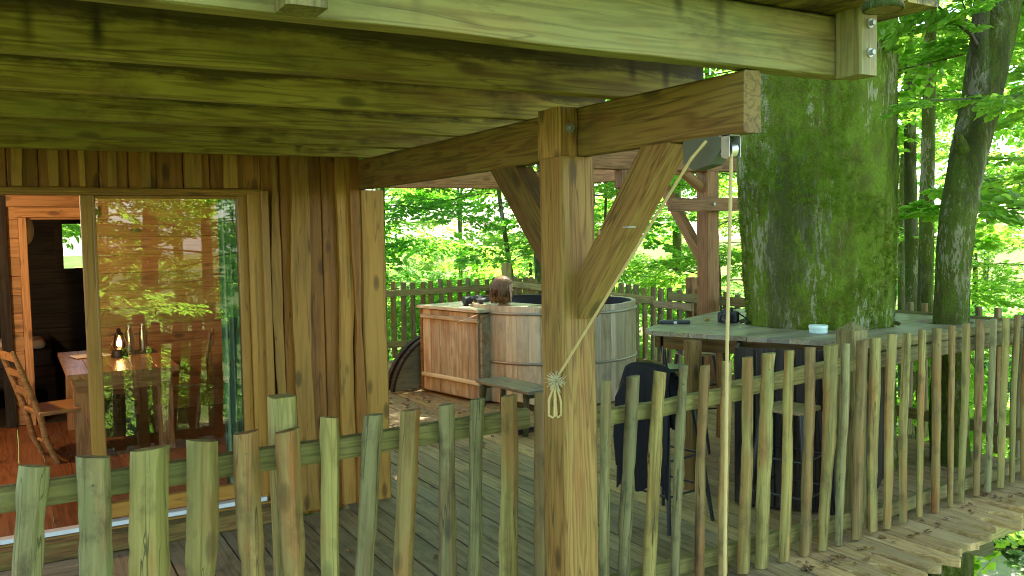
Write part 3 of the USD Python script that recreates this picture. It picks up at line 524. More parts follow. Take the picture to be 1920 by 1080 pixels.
fb = thing('picket_fence', 'chestnut picket fence between the big square post and the bar corner post', 'fence', 'cleft pickets along the deck edge')
fc = thing('picket_fence', 'chestnut picket fence on the right beside the bar counter', 'fence', 'cleft pickets along the deck edge')
for i, (xt, zt, xb, zb, y, w, wb) in enumerate(PK):
    f_ = fa if i < 13 else (fb if i < 25 else fc)
    picket(f_, (xb, y, zb), (xt, y, zt), wb, w, 300 + i, seg=26, ns=12)
    zr = zt - .10 if i < 25 else zt - .13
    if i % 2 == 0 or i < 8: nail_at(f_, xt + (xb - xt) * .1 + rng.uniform(-.012, .012), y - w * .33 - .002, zr + rng.uniform(-.01, .02))
stick(fa, 'rail', (-1.2, 3.70, 1.035), (2.205, 3.70, 1.079), .045, .098, MAT['rail_wood'], seg=10, ch=.006)
stick(fa, 'rail', (-1.2, 3.70, .12), (2.4, 3.70, .13), .045, .09, MAT['rail_wood'], seg=8, ch=.006)
stick(fa, 'fence_post', (1.00, 3.775, .0), (1.00, 3.775, 1.31), .105, .105, MAT['rail_wood'], up=(1, 0, 0), ch=.012, seg=6)
stick(fb, 'rail', (2.42, 3.70, 1.015), (3.66, 3.70, 1.052), .045, .088, MAT['rail_wood'], seg=6, ch=.006)
stick(fb, 'rail', (3.58, 3.748, 1.06), (4.70, 3.748, 1.125), .045, .10, MAT['rail_wood'], seg=6, ch=.006)
stick(fb, 'rail', (2.42, 3.70, .115), (4.72, 3.70, .125), .045, .095, MAT['rail_wood'], seg=8, ch=.006)
cp = lumber(1.33, .145, .145, ch=.008, seg=6)
pc = [(1.33, -.066, -.066), (1.33, .066, -.066), (1.33, .066, .066), (1.33, -.066, .066), (1.385, 0, 0)]
cp = cat(cp, trimesh.Trimesh(pc, [(0, 1, 4), (1, 2, 4), (2, 3, 4), (3, 0, 4)], process=False))
part(fc, 'corner_post', cp, MAT['rail_wood'], 30, frame((4.80, 3.845, 0), (4.80, 3.845, 1.0), (1, 0, 0))[0])
y_at = lambda x: 3.64 + max(0, x - 4.6) * .085
for z0, z1, h in ((1.222, 1.235, .062), (1.13, 1.150, .105), (.10, .105, .095)):
    stick(fc, 'rail', (4.885, y_at(4.885) + .062, z0), (7.15, y_at(7.15) + .062, z1), .045, h, MAT['rail_wood'], seg=8, ch=.006)
# back and right-hand fences, seen from inside
bf = thing('picket_fence', 'far picket fence along the back edge of the deck behind the heater cabinet', 'fence')
for k, xx in enumerate(np.arange(2.6, 7.2, .168)):
    picket(bf, (xx + rng.uniform(-.02, .02), 13.0, .04), (xx + rng.uniform(-.02, .02), 13.0, 1.25 + rng.uniform(-.015, .03)), .075, .07, 700 + k, seg=5, ns=7)
stick(bf, 'rail', (2.4, 12.94, 1.07), (7.2, 12.94, 1.10), .045, .10, MAT['rail_wood'], seg=5)
stick(bf, 'rail', (2.4, 12.94, .26), (7.2, 12.94, .27), .045, .10, MAT['rail_wood'], seg=5)
stick(bf, 'corner_post', (7.40, 13.05, 0), (7.40, 13.05, 1.50), .13, .13, MAT['rail_wood'], up=(1, 0, 0))
rf = thing('picket_fence', 'picket fence along the right deck edge from far corner post to the bar', 'fence')
for k, yy in enumerate(np.arange(4.0, 12.85, .172)):
    picket(rf, (7.30, yy + rng.uniform(-.02, .02), .04), (7.30, yy + rng.uniform(-.02, .02), 1.27 + rng.uniform(-.02, .03)), .075, .072, 800 + k, seg=5, ns=7)
stick(rf, 'rail', (7.24, 8.9, 1.10), (7.24, 12.9, 1.17), .045, .10, MAT['rail_wood'], seg=5)
stick(rf, 'rail', (7.22, 3.95, 1.17), (7.22, 8.55, 1.17), .045, .105, MAT['rail_wood'], seg=5)
stick(rf, 'rail', (7.16, 8.05, 1.07), (7.16, 8.75, 1.07), .045, .09, MAT['pale_wood'], seg=3)
stick(rf, 'rail', (7.24, 3.95, .26), (7.24, 12.9, .26), .045, .10, MAT['rail_wood'], seg=5)
stick(rf, 'fence_post', (7.36, 8.28, 0), (7.36, 8.28, 1.42), .12, .12, MAT['redwood'], up=(1, 0, 0))

# ------------------------------------------------------------------ hot tub, heater cabinet, step, lids, bather
TX, TY, TR, TZ = 5.88, 9.19, 1.025, 1.16
tub = thing('hot_tub', 'round wooden hot tub of pale upright staves with two metal hoops', 'hot tub')
NS = 44
for k in range(NS):
    a0, a1 = 2 * math.pi * k / NS, 2 * math.pi * (k + 1) / NS - .0028
    r = np.random.default_rng(1200 + k); dr = r.uniform(-.002, .002); zt = TZ + r.uniform(-.004, .004)
    am = (a0 + a1) / 2; ro, ri = TR + dr, TR - .045
    hw = ro * math.sin((a1 - a0) / 2)
    m = extrude([(ri * math.cos((a1 - a0) / 2) - ro, -hw * ri / ro), (-.006, -hw), (0.001, 0), (-.006, hw), (ri * math.cos((a1 - a0) / 2) - ro, hw * ri / ro)], zt - .02)
    # local x up the stave
    m.apply_transform(np.array([[0, 0, 1, 0], [0, 1, 0, 0], [-1, 0, 0, 0], [0, 0, 0, 1.0]]))
    ca, sa = math.cos(am), math.sin(am)
    part(tub, 'stave', m, MAT['stave_wood'], False, Gf.Matrix4d(0, 0, 1, 0, -sa, ca, 0, 0, -ca, -sa, 0, 0, TX + ro * ca, TY + ro * sa, .02, 1))
for z in (.50, 1.075):
    t = trimesh.creation.torus(TR + .006, .011, major_sections=72, minor_sections=8); t.apply_transform(np.diag([1, 1, 1.5, 1])); t.apply_translation((TX, TY, z))
    part(tub, 'hoop', t, MAT['hoop_metal'], True)
part(tub, 'floor', cyl((TX, TY, .05), (TX, TY, .12), TR - .05, 40), MAT['dark_wood'])
part(tub, 'liner', lathe([(TR - .046, .13), (TR - .046, TZ - .004), (TR - .058, TZ - .004), (TR - .058, .13)], 56).apply_translation((TX, TY, 0)), MAT['black_plastic'], 35)
part(tub, 'water', cyl((TX, TY, .80), (TX, TY, .95), TR - .06, 48), MAT['dark_water'])
part(tub, 'maker_plate', box(-.075, .075, -.004, .004, -.03, .03), MAT['copper_plate'], False, Gf.Matrix4d(.94, -.34, 0, 0, .34, .94, 0, 0, 0, 0, 1, 0, TX - .34, TY + .895, 1.08, 1))
part(tub, 'cover_board', box(-.75, .95, -.05, .05, -.012, .012), MAT['dark_wood'], False, Gf.Matrix4d(.93, -.36, 0, 0, .36, .93, 0, 0, 0, 0, 1, 0, TX + .05, TY + .62, 1.185, 1))
pp = thing('tub_pipes', 'black plastic pipes bent over the left rim of the hot tub behind the bather', 'pipes')
part(pp, 'pipe', cat(tube([(4.87, 9.62, .95), (4.87, 9.62, 1.17), (4.98, 9.66, 1.21), (5.12, 9.72, 1.21), (5.16, 9.74, 1.0)], .035, 10), cyl((4.95, 9.52, 1.185), (5.30, 9.66, 1.185), .028, 10)), MAT['pipe_black'], 35)
part(pp, 'elbow', cyl((4.84, 9.62, 1.19), (4.95, 9.62, 1.19), .05, 12), MAT['pipe_black'], 35)

hc = thing('heater_cabinet', 'wooden heater cabinet with a flat lid against the left side of the hot tub', 'cabinet')
ang = math.atan2(-.185, 1.0)
HX = lambda a, b: (4.50 + .185 * a + .98 * b, 10.16 - .98 * a + .185 * b)
def hbox(a0, a1, b0, b1, z0, z1):
    m = box(0, a1 - a0, 0, b1 - b0, z0, z1); x0, y0 = HX(a0, b0)
    return m, Gf.Matrix4d(.185, -.98, 0, 0, .98, .185, 0, 0, 0, 0, 1, 0, x0, y0, 0, 1)
def hpart(name, a0, a1, b0, b1, z0, z1, m): b, xf = hbox(a0, a1, b0, b1, z0, z1); b.fix_normals(); part(hc, name, trimesh.Trimesh(b.vertices, b.faces[:, ::-1], process=False), m, False, xf)
hw_ = [0, .20, .39, .59, .78, .97, 1.16]
for a0, a1 in zip(hw_[:-1], hw_[1:]):
    b = lumber(1.02, .022, a1 - a0 - .004, ch=.003, seg=2, warp=.0006); x0, y0 = HX((a0 + a1) / 2, .012)
    part(hc, 'side_board', b, MAT['panel_wood'], 30, frame((x0, y0, .05), (x0, y0, 1.06), (.185, -.98, 0))[0])
hpart('corner_board', -.015, .035, -.012, .03, .02, 1.07, MAT['redwood'])
hpart('body', .0, 1.2, .028, .95, .03, 1.06, MAT['panel_wood'])
hpart('lid', -.04, 1.22, -.04, .99, 1.085, 1.118, MAT['stave_wood'])
for z in (.985, .245):
    p0, p1 = HX(.035, -.02), HX(1.2, -.02); stick(hc, 'batten', (*p0, z), (*p1, z), .035, .05, MAT['stave_wood'], ch=.01)

st = thing('step_stool', 'weathered low step bench standing in front of the hot tub', 'step')
SA, SB = np.array((4.25, 8.20)), np.array((4.33, 7.24)); dv = (SB - SA) / np.linalg.norm(SB - SA); nv = np.array((-dv[1], dv[0]))
if nv[0] < 0: nv = -nv
for k in range(2):
    o = nv * (.085 + .175 * k); stick(st, 'seat_board', (*(SA + o), .435), (*(SB + o), .435), .17, .035, MAT['counter_wood'], ch=.006)
for t in (.10, .86):
    for k in range(2):
        b = SA + dv * t + nv * (.05 + .24 * k); stick(st, 'leg', (*(b + nv * (.0 if k else -.05) + dv * (-.04 if t < .5 else .04)), .0), (*b, .415), .05, .05, MAT['mossy_wood'], up=(1, 0, 0))
    a = SA + dv * t; stick(st, 'rail', (*(a + nv * .02), .39), (*(a + nv * .32), .39), .04, .05, MAT['mossy_wood'])
    stick(st, 'foot_rail', (*(a - nv * .06), .045), (*(a + nv * .40), .045), .05, .05, MAT['dark_wood'])
a, b = SA + dv * .1 + nv * .3, SA + dv * .86 + nv * .3; stick(st, 'stretcher', (*a, .2), (*b, .2), .035, .06, MAT['mossy_wood'])
for k, (nm, off) in enumerate((('behind', .0), ('in front', -.14))):
    lt = thing('half_round_cover', 'half-round wooden cover with dark rim leaning by the heater cabinet, the one ' + nm, 'cover')
    n = 26; R = .70
    out = [(R * math.cos(t), R * math.sin(t)) for t in np.linspace(0, math.pi, n)]
    inn = [((R - .04) * math.cos(t), (R - .04) * math.sin(t)) for t in np.linspace(math.pi, 0, n)]
    M4 = Gf.Matrix4d(.95, .30, 0, 0, .05, -.16, .985, 0, .30, -.95, -.17, 0, 4.74 + .02 * k, 10.62 + off, .03, 1)
    part(lt, 'panel', extrude([(x * .95, max(y * .95, 0)) for x, y in out], .022, .012), MAT['counter_wood'], False, M4)
    part(lt, 'rim', extrude(out + inn, .05), MAT['dark_wood'], 30, M4)

# bather
bp = np.array([5.05, 8.98]); bx, by = bp
body = smoothbody([
    ((bx, by, 1.16), .058, (bx + .005, by + .005, 1.26), .054), ((bx, by, 1.10), .095, (bx, by, 1.16), .06),
    ((bx - .15, by + .05, 1.075), .058, (bx + .02, by, 1.11), .07), ((bx + .17, by - .06, 1.075), .058, (bx, by, 1.11), .07),
    ((bx, by, 1.08), .11, (bx + .02, by + .04, .85), .14), ((bx - .06, by + .02, 1.02), .12, (bx + .07, by, 1.02), .12),
    ((bx - .17, by + .06, 1.07), .055, (bx - .19, by + .15, .86), .04), ((bx + .19, by - .07, 1.07), .055, (bx + .24, by + .05, .86), .04),
    ((bx + .02, by + .04, .85), .14, (bx + .04, by + .1, .62), .15), ((bx - .06, by + .15, .6), .08, (bx - .02, by + .6, .60), .06), ((bx + .12, by + .12, .6), .08, (bx + .22, by + .55, .60), .06),
    ((bx + .005, by + .01, 1.36), .092, (bx + .012, by + .02, 1.395), .098), ((bx + .04, by + .02, 1.29), .05, (bx + .01, by + .015, 1.37), .085),
    ((bx + .095, by + .012, 1.335), .016, (bx + .09, by + .014, 1.365), .012), ((bx + .108, by + .012, 1.333), .011, (bx + .10, by + .012, 1.34), .013),
    ((bx + .082, by + .014, 1.302), .018, (bx + .07, by + .015, 1.285), .03), ((bx + .07, by + .01, 1.265), .026, (bx + .04, by + .01, 1.27), .035),
], .011, 8)
turn = trimesh.transformations.rotation_matrix(-.55, (0, 0, 1), (bx, by, 0))
body.apply_transform(turn)
pn = thing('person', 'person with a brown bob seen from behind sitting in the hot tub', 'person')
part(pn, 'body', body, MAT['skin'], True)
r = np.random.default_rng(21); strands = []
hcx, hcy = bx - .012, by + .002
shell = trimesh.creation.icosphere(subdivisions=4, radius=1.0); v = shell.vertices.copy()
keep = v[:, 2]; vv = v.copy()
z = v[:, 2]; rad = np.where(z > 0, 1, 1 + .30 * np.clip(-z, 0, 1) ** .8)
out = np.stack([v[:, 0] * .132, v[:, 1] * .135, np.where(z > 0, z * .125, z * .205)], 1)
xy = np.hypot(v[:, 0], v[:, 1]); s = np.where(z < 0, np.maximum(1.16, 0) * np.sqrt(np.maximum(1 - (np.abs(z) ** 6), .02)) / np.maximum(xy, .12), 1.0)
s = np.where(z < 0, np.clip(s, 1, 3.2), 1); out[:, 0] *= s; out[:, 1] *= s
ang_ = np.arctan2(v[:, 1], v[:, 0])
ridge = 1 + .018 * np.sin(ang_ * 23) + .02 * np.sin(ang_ * 41 + 1) + .012 * np.sin(ang_ * 67 + 2)
out[:, 0] *= ridge; out[:, 1] *= ridge
# the face side (towards +x) stays open: hair is pulled back there
face = np.clip((v[:, 0] - .45) / .35, 0, 1) * np.clip((.35 - v[:, 2]) / .4, 0, 1)
out[:, 0] *= 1 - .55 * face
hair = trimesh.Trimesh(out + (hcx, hcy, 1.385), shell.faces, process=False)
part(pn, 'hair', hair.apply_transform(turn), MAT['hair_brown'], True)
locks = []
for k in range(150):
    a = r.uniform(.9, 5.3); c0 = np.array((hcx + .10 * math.cos(a), hcy + .10 * math.sin(a), 1.47 - r.uniform(0, .03))); w = .142 + r.uniform(0, .012)
    locks.append(tube([c0, (hcx + w * math.cos(a), hcy + w * math.sin(a), 1.37), (hcx + (w + .010) * math.cos(a + r.normal(0, .05)), hcy + (w + .010) * math.sin(a), 1.25), (hcx + (w - .02) * math.cos(a + r.normal(0, .08)), hcy + (w - .02) * math.sin(a), 1.185 + r.uniform(-.01, .03))], [.004, .008, .008, .002], 6))
part(pn, 'hair_locks', cat(*locks).apply_transform(turn), MAT['hair_brown'], True, kind='stuff')

# ------------------------------------------------------------------ roof frame beyond, by the tub
pg = thing('roof_frame', 'reddish timber roof frame with braced square post behind the bar counter', 'frame')
stick(pg, 'post', (7.02, 7.62, 0), (7.02, 7.62, 2.675), .185, .185, MAT['redwood'], up=(1, 0, 0), ch=.01, seg=6)
stick(pg, 'beam', (5.2, 7.60, 2.79), (7.6, 7.60, 2.80), .14, .24, MAT['redwood'], seg=6)
stick(pg, 'side_beam', (7.02, 7.69, 2.80), (7.02, 11.0, 2.80), .12, .235, MAT['redwood'], seg=6)
stick(pg, 'brace', (7.02, 7.66, 1.60), (7.02, 8.52, 2.70), .12, .10, MAT['redwood'], up=(1, 0, 0), seg=5)
stick(pg, 'brace', (6.98, 7.62, 2.45), (6.62, 7.62, 2.69), .09, .09, MAT['redwood'])
stick(pg, 'cross_piece', (6.34, 7.49, 2.29), (7.52, 7.49, 2.30), .07, .15, MAT['redwood'], seg=4)
part(pg, 'bolt', cyl((6.95, 7.452, 2.30), (6.95, 7.43, 2.30), .018, 10), MAT['galvanised'], 30)
pb = lumber(.19, .13, .13, ch=.004, seg=2, warp=.0003); tip = trimesh.Trimesh([(.19, -.06, -.06), (.19, .06, -.06), (.19, .06, .06), (.19, -.06, .06), (.235, 0, 0)], [(0, 1, 4), (1, 2, 4), (2, 3, 4), (3, 0, 4)], process=False)
part(pg, 'pendant_post', cat(pb, tip), MAT['redwood'], 30, frame((5.78, 7.60, 2.668), (5.78, 7.60, 2.0), (1, 0, 0))[0])
stick(pg, 'beam', (2.5, 11.0, 2.76), (7.25, 11.0, 2.78), .14, .24, MAT['redwood'], seg=6)

# ------------------------------------------------------------------ bar counter round the trunks
CZ = 1.2
C1, R1 = np.array((5.98, 5.14)), .60
C2, R2 = np.array((6.83, 4.47)), .135
ctr = thing('bar_counter', 'weathered plank bar counter cut round the big mossy trunk', 'counter')
outline = Polygon([(4.44, 5.50), (4.52, 5.66), (4.72, 5.80), (5.97, 6.40), (6.7, 6.55), (7.18, 6.2), (7.18, 3.90), (4.93, 3.80), (4.88, 3.96), (5.02, 4.14)])
from shapely.geometry import Point
from shapely import box as sbox
holes = union_all([Point(*C1).buffer(R1 + .055, 24), Point(*(C2 + (-.07, .02))).buffer(R2 + .09, 20)])
k = 0
for y0 in np.arange(3.74, 6.6, .145):
    strip = outline.intersection(sbox(3, y0, 9, y0 + .140)).difference(holes)
    for g in getattr(strip, 'geoms', [strip]):
        if g.area < .004: continue
        m = extrude(g, .036, 0); part(ctr, 'counter_board', m, MAT['counter_wood'], False, Gf.Matrix4d(1, 0, 0, 0, 0, 1, 0, 0, 0, 0, 1, 0, 0, 0, CZ - .036 + rng.uniform(-.0012, .0012), 1))
for a, b in (((4.56, 5.46), (5.06, 4.20)), ((4.80, 5.72), (5.95, 6.30)), ((4.56, 5.55), (4.78, 5.70))):
    stick(ctr, 'apron', (*a, CZ - .095), (*b, CZ - .095), .045, .11, MAT['beam_wood'], seg=4)
stick(ctr, 'apron', (4.95, 4.03, CZ - .10), (7.1, 4.03, CZ - .10), .045, .12, MAT['beam_wood'], seg=4)
for x, y in ((4.50, 5.06), (5.9, 6.2), (7.0, 5.9), (4.93, 4.10)):
    stick(ctr, 'leg', (x, y, 0), (x, y, CZ - .04), .10, .10, MAT['beam_wood'] if y > 4.2 else MAT['dark_wood'], up=(1, 0, 0))
enc = [(4.50, 4.60), (4.80, 4.14), (5.5, 4.2), (6.45, 4.75), (6.45, 5.6), (5.78, 5.78)]
for (ax_, ay_), (bx_, by_) in zip(enc, enc[1:] + enc[:1]):
    L = math.hypot(bx_ - ax_, by_ - ay_); nb = max(2, round(L / .13))
    for j in range(nb):
        t = (j + .5) / nb; x, y = ax_ + (bx_ - ax_) * t, ay_ + (by_ - ay_) * t
        stick(ctr, 'cladding_board', (x, y, .02), (x, y, CZ - .045), L / nb - .006, .024, MAT['dark_wood'], up=(-(by_ - ay_) / L, (bx_ - ax_) / L, 0), seg=2)

# things on the counter
cm = thing('camera', 'black reflex camera with lens standing on the bar counter against the trunk', 'camera', loc=(5.38, 5.58, CZ + .001), rz=-1.15)
def rbox(x0, x1, y0, y1, z0, z1, r):
    m = m3.Manifold.batch_hull([m3.Manifold.sphere(r, 12).translate((x, y, z)) for x in (x0 + r, x1 - r) for y in (y0 + r, y1 - r) for z in (z0 + r, z1 - r)]).to_mesh()
    return trimesh.Trimesh(m.vert_properties[:, :3], m.tri_verts)
part(cm, 'body', cat(rbox(-.08, .08, -.03, .035, 0, .098, .012), rbox(-.092, -.045, -.045, .035, 0, .09, .014)), MAT['black_plastic'], 40)
part(cm, 'prism_hump', m3_mesh := trimesh.convex.convex_hull(np.array([(-.035, -.035, .09), (.035, -.035, .09), (.035, .03, .09), (-.035, .03, .09), (-.022, -.032, .128), (.022, -.032, .128), (.022, .02, .124), (-.022, .02, .124)])), MAT['black_plastic'])
part(cm, 'lens', lathe([(0, 0), (.036, 0), (.038, .03), (.034, .034), (.037, .05), (.04, .09), (.039, .115), (.034, .118), (.033, .10), (0, .096)], 28).apply_transform(trimesh.transformations.rotation_matrix(math.pi / 2, (1, 0, 0))).apply_translation((.01, -.028, .05)), MAT['black_plastic'], 35)
part(cm, 'lens_glass', cyl((.01, -.122, .05), (.01, -.125, .05), .031, 24), MAT['lens_glass'])
part(cm, 'dial', cat(cyl((-.055, 0, .095), (-.055, 0, .108), .015, 18), cyl((.055, 0, .097), (.055, 0, .106), .013, 18)), MAT['black_plastic'], 30)
part(cm, 'strap', tube([(.075, .03, .08), (.12, .06, .04), (.16, .06, .006), (.20, .0, .005), (.16, -.05, .006), (.11, -.03, .005)], [.006] * 6, 5), MAT['black_cloth'], True)
cs = thing('leather_case', 'dark rolled leather case with a clasp on the left end of the counter', 'case', loc=(4.94, 5.78, CZ + .001), rz=-.62)
part(cs, 'body', rbox(-.13, .13, -.035, .035, 0, .032, .012), MAT['case_leather'], 40)
part(cs, 'clasp', cat(box(-.012, .016, -.038, -.0355, .004, .026), cyl((.002, -.036, .015), (.002, -.043, .015), .009, 12)), MAT['steel'])
part(cs, 'strap', box(-.008, .012, -.0365, .0365, .0325, .0345), MAT['black_plastic'])
dl = np.array([(0, 0, .004), (.03, .018, .012), (.07, .012, .02), (.085, 0, .012), (.06, -.016, .006), (.025, -.014, .016), (.045, 0, .004)])
top('dry_leaf', trimesh.Trimesh(np.r_[dl, dl + (0, 0, .0012)] + (5.29, 5.80, CZ), [(0, 1, 6), (1, 2, 6), (2, 3, 6), (3, 4, 6), (4, 5, 6), (5, 0, 6)] + [(7, 13, 8), (8, 13, 9), (9, 13, 10), (10, 13, 11), (11, 13, 12), (12, 13, 7)], process=False), MAT['dry_leaf'], 'small curled orange leaf on the counter beside the hanging rope', 'leaf')
tn = thing('tin', 'round mint green tin on the counter in front of the big trunk', 'tin', loc=(5.36, 4.60, CZ + .001))
part(tn, 'body', lathe([(0, 0), (.066, 0), (.068, .003), (.068, .034), (0, .034)], 36), MAT['mint_tin'], 35)
part(tn, 'lid', lathe([(0, .035), (.0705, .035), (.0715, .038), (.0715, .054), (.069, .058), (.04, .059), (0, .059)], 36), MAT['mint_lid'], 35)

# bar stools
def stool(label, loc, rz, seatmat, back=True, sz=.76, grp=None):
    t = thing('bar_stool', label, 'stool', grp, loc=loc, rz=rz)
    s = .155
    seat = m3.Manifold.batch_hull([m3.Manifold.cylinder(.022, .03, .03, 16).translate((x, y, sz - .022)) for x in (-s + .03, s - .03) for y in (-s + .03, s - .03)]).to_mesh()
    part(t, 'seat', trimesh.Trimesh(seat.vert_properties[:, :3], seat.tri_verts), seatmat, 30)
    for sx in (-1, 1):
        for sy in (-1, 1):
            part(t, 'leg', tube([(sx * .225, sy * .225, 0), (sx * .18, sy * .18, .40), (sx * .135, sy * .135, sz - .02)], [.013, .016, .018], 8), MAT['black_metal'], True)
    for z, q in ((.24, .200), (.47, .172)):
        part(t, 'ring_brace', cat(*[cyl((a[0] * q, a[1] * q, z), (b[0] * q, b[1] * q, z), .008, 6) for a, b in (((-1, -1), (1, -1)), ((1, -1), (1, 1)), ((1, 1), (-1, 1)), ((-1, 1), (-1, -1)))]), MAT['black_metal'], True)
    if back:
        part(t, 'back_hoop', tube([(-.135, -.13, sz - .02), (-.155, -.14, sz + .14), (-.16, -.13, sz + .24), (-.165, -.10, sz + .27), (-.165, .10, sz + .27), (-.16, .13, sz + .24), (-.155, .14, sz + .14), (-.135, .13, sz - .02)], .011, 8), MAT['black_metal'], True)
        part(t, 'back_plate', box(-.164, -.158, -.055, .055, sz - .01, sz + .268), MAT['black_metal'])
    return t
stool('black metal bar stool with low open back left of the counter leg', (5.28, 6.10, 0), -.6, MAT['black_metal'])
stool('bar stool with light wooden seat standing behind the counter leg', (5.92, 6.62, 0), -.3, MAT['pale_wood'], sz=.78)
stool('bar stool with a black jacket hung over its back', (3.86, 4.62, 0), .15, MAT['black_metal'], sz=.80)
stool('bar stool with yellow wooden seat in front of the dark cladding', (4.53, 4.12, 0), .3, MAT['pale_wood'], back=False, sz=.80)
# jacket draped over the stool back
n, mrows = 29, 26; V = []
for side in (0, 1):
    for i in range(mrows):
        t = i / (mrows - 1)
        for j in range(n):
            q = j / (n - 1) * 2 - 1; L = (.82 if side == 0 else .42) - .06 * (j % 9 == 0) * 0
            hem = .05 * math.sin(q * 5 + 1) + (.07 if q > .35 else 0)
            drop = t * (L + (hem if side == 0 else 0)); wid = .205 + .035 * min(1, t * 2)
            fold = (.014 * math.sin(q * 10 + 1.0 + 2 * t) + .010 * math.sin(q * 19 + 3 * t)) * min(1, t * 3)
            sh = .10 * max(0, abs(q) - .62) ** 1.5 * (1 - min(1, t * 5))
            x = (-.018 - .035 * min(1, t * 6) + fold) * (1 if side == 0 else -1) * 1.0 - (.03 * t if side == 0 else 0)
            V.append((x, q * wid, 1.095 + .02 * (1 - q * q) - drop - sh - (.0 if t else 0)))
V = np.array(V); F = []
for side in (0, 1):
    o = side * n * mrows
    for i in range(mrows - 1):
        for j in range(n - 1):
            a = o + i * n + j; F += [(a, a + 1, a + n + 1), (a, a + n + 1, a + n)]
for j in range(n - 1): F += [(j, j + n * mrows, j + 1), (j + 1, j + n * mrows, j + 1 + n * mrows)]
jk = trimesh.Trimesh(V, F, process=False); ja = .15
jk2 = trimesh.Trimesh(np.r_[V, V - jk.vertex_normals * .006], np.r_[np.array(F), np.array(F)[:, ::-1] + len(V)], process=False)
c_, s_ = math.cos(ja), math.sin(ja)
jt = thing('jacket', 'black jacket hanging over the back of a bar stool', 'jacket')
jxf = Gf.Matrix4d(c_, s_, 0, 0, -s_, c_, 0, 0, 0, 0, 1, 0, 3.86 - .165 * c_, 4.62 - .165 * s_, .0, 1)
part(jt, 'cloth', jk2, MAT['black_cloth'], True, jxf)
for sy in (-1, 1):
    part(jt, 'sleeve', tube([(-.035, sy * .165, .98), (-.075, sy * .18, .86), (-.088, sy * .185, .60), (-.08, sy * .18, .40)], [.03, .05, .052, .045], 12), MAT['black_cloth'], True, jxf)

# ------------------------------------------------------------------ inside the cabin
FZ = .138
tb = thing('dining_table', 'solid wooden dining table inside behind the glass', 'table')
for k in range(5):
    x0 = .36 + k * .178; stick(tb, 'table_board', (x0 + .089, 8.08, .868), (x0 + .089, 9.80, .868), .176, .045, MAT['table_wood'], seg=2, warp=.0004, ch=.004)
for (x, y) in ((.47, 8.25), (1.14, 8.25), (.47, 9.62), (1.14, 9.62)): stick(tb, 'leg', (x, y, FZ), (x, y, .845), .12, .12, MAT['table_wood'], up=(1, 0, 0))
for a, b in (((.42, 8.15), (1.19, 8.15)), ((.42, 8.2), (.42, 9.7)), ((1.19, 8.2), (1.19, 9.7))): stick(tb, 'apron', (*a, .785), (*b, .785), .03, .12, MAT['table_wood'])
ln = thing('lantern', 'small lit lantern with black base on the table', 'lantern', loc=(.86, 9.05, .8915))
part(ln, 'base', lathe([(0, 0), (.075, 0), (.078, .012), (.062, .06), (.05, .075), (0, .075)], 24), MAT['dark_iron'], 35)
part(ln, 'shade_glass', lathe([(.046, .076), (.055, .10), (.040, .20), (.034, .215), (.032, .215), (.038, .20), (.053, .10), (.044, .076)], 24), MAT['lamp_glass'], 35)
part(ln, 'flame', lathe([(0, .095), (.016, .10), (.024, .125), (.018, .155), (.006, .185), (0, .19)], 16), MAT['lamp_flame'], True)
part(ln, 'cap', lathe([(0, .215), (.045, .215), (.04, .228), (.018, .24), (.022, .262), (.012, .275), (0, .277)], 24), MAT['dark_iron'], 35)
part(ln, 'cage', cat(*[tube([(.066 * math.cos(a), .066 * math.sin(a), .06), (.066 * math.cos(a), .066 * math.sin(a), .13), (.046 * math.cos(a), .046 * math.sin(a), .22)], .0025, 5) for a in np.arange(6) * math.pi / 3]), MAT['dark_iron'], True)
ls = UsdLux.SphereLight.Define(stage, str(ln) + '/lamp_light'); ls.CreateRadiusAttr(.02); ls.CreateNormalizeAttr(True); ls.CreateIntensityAttr(LANTERN := 2.3); ls.CreateColorAttr(Gf.Vec3f(1, .55, .22)); ls.AddTranslateOp().Set(Gf.Vec3d(0, 0, .14)); ls.CreateTreatAsPointAttr(False)
for k, (x, y, nm) in enumerate(((.985, 9.35, 'nearer the lantern'), (1.115, 9.40, 'on the right, away from the lantern'))):
    b = thing('bottle', 'steel drinking bottle on the table, the one ' + nm, 'bottle', loc=(x, y, .8915))
    part(b, 'flask', lathe([(0, 0), (.036, 0), (.040, .004), (.040, .19), (.034, .215), (.022, .232), (.020, .25), (0, .25)], 28), MAT['bottle_steel'], 35)
    part(b, 'cap', lathe([(0, .251), (.024, .251), (.025, .255), (.025, .278), (.02, .283), (0, .283)], 24), MAT['steel'], 35)
mg = thing('notebook', 'open notebook with white pages on the left of the table', 'notebook', loc=(.62, 9.25, .8915), rz=.25)
part(mg, 'cover', rbox(-.16, .16, -.11, .11, 0, .006, .0025), MAT['cover_card']); part(mg, 'pages', cat(rbox(-.155, -.003, -.105, .105, .0065, .018, .003), rbox(.003, .155, -.105, .105, .0065, .015, .003)), MAT['paper'])
top('table_mat', rbox(.90, 1.22, 9.15, 9.50, .891, .8945, .0012), MAT['dark_linen'], 'grey table mat under the two steel bottles', 'table mat')
ch = thing('wooden_chair', 'rustic wooden chair with slanted back at the near left corner of the table', 'chair', loc=(.12, 8.35, FZ), rz=.25)
for sy in (-.2, .2):
    part(ch, 'rear_leg', tube([(.10, sy, 0), (.02, sy, .20), (-.02, sy, .42), (-.14, sy, .80), (-.20, sy, .98)], [.022, .028, .028, .024, .018], 8), MAT['table_wood'], True)
    part(ch, 'front_leg', tube([(.42, sy, 0), (.40, sy, .42)], [.022, .026], 8), MAT['table_wood'], True)
part(ch, 'seat', rbox(-.04, .44, -.24, .24, .42, .46, .012), MAT['table_wood'], 35)
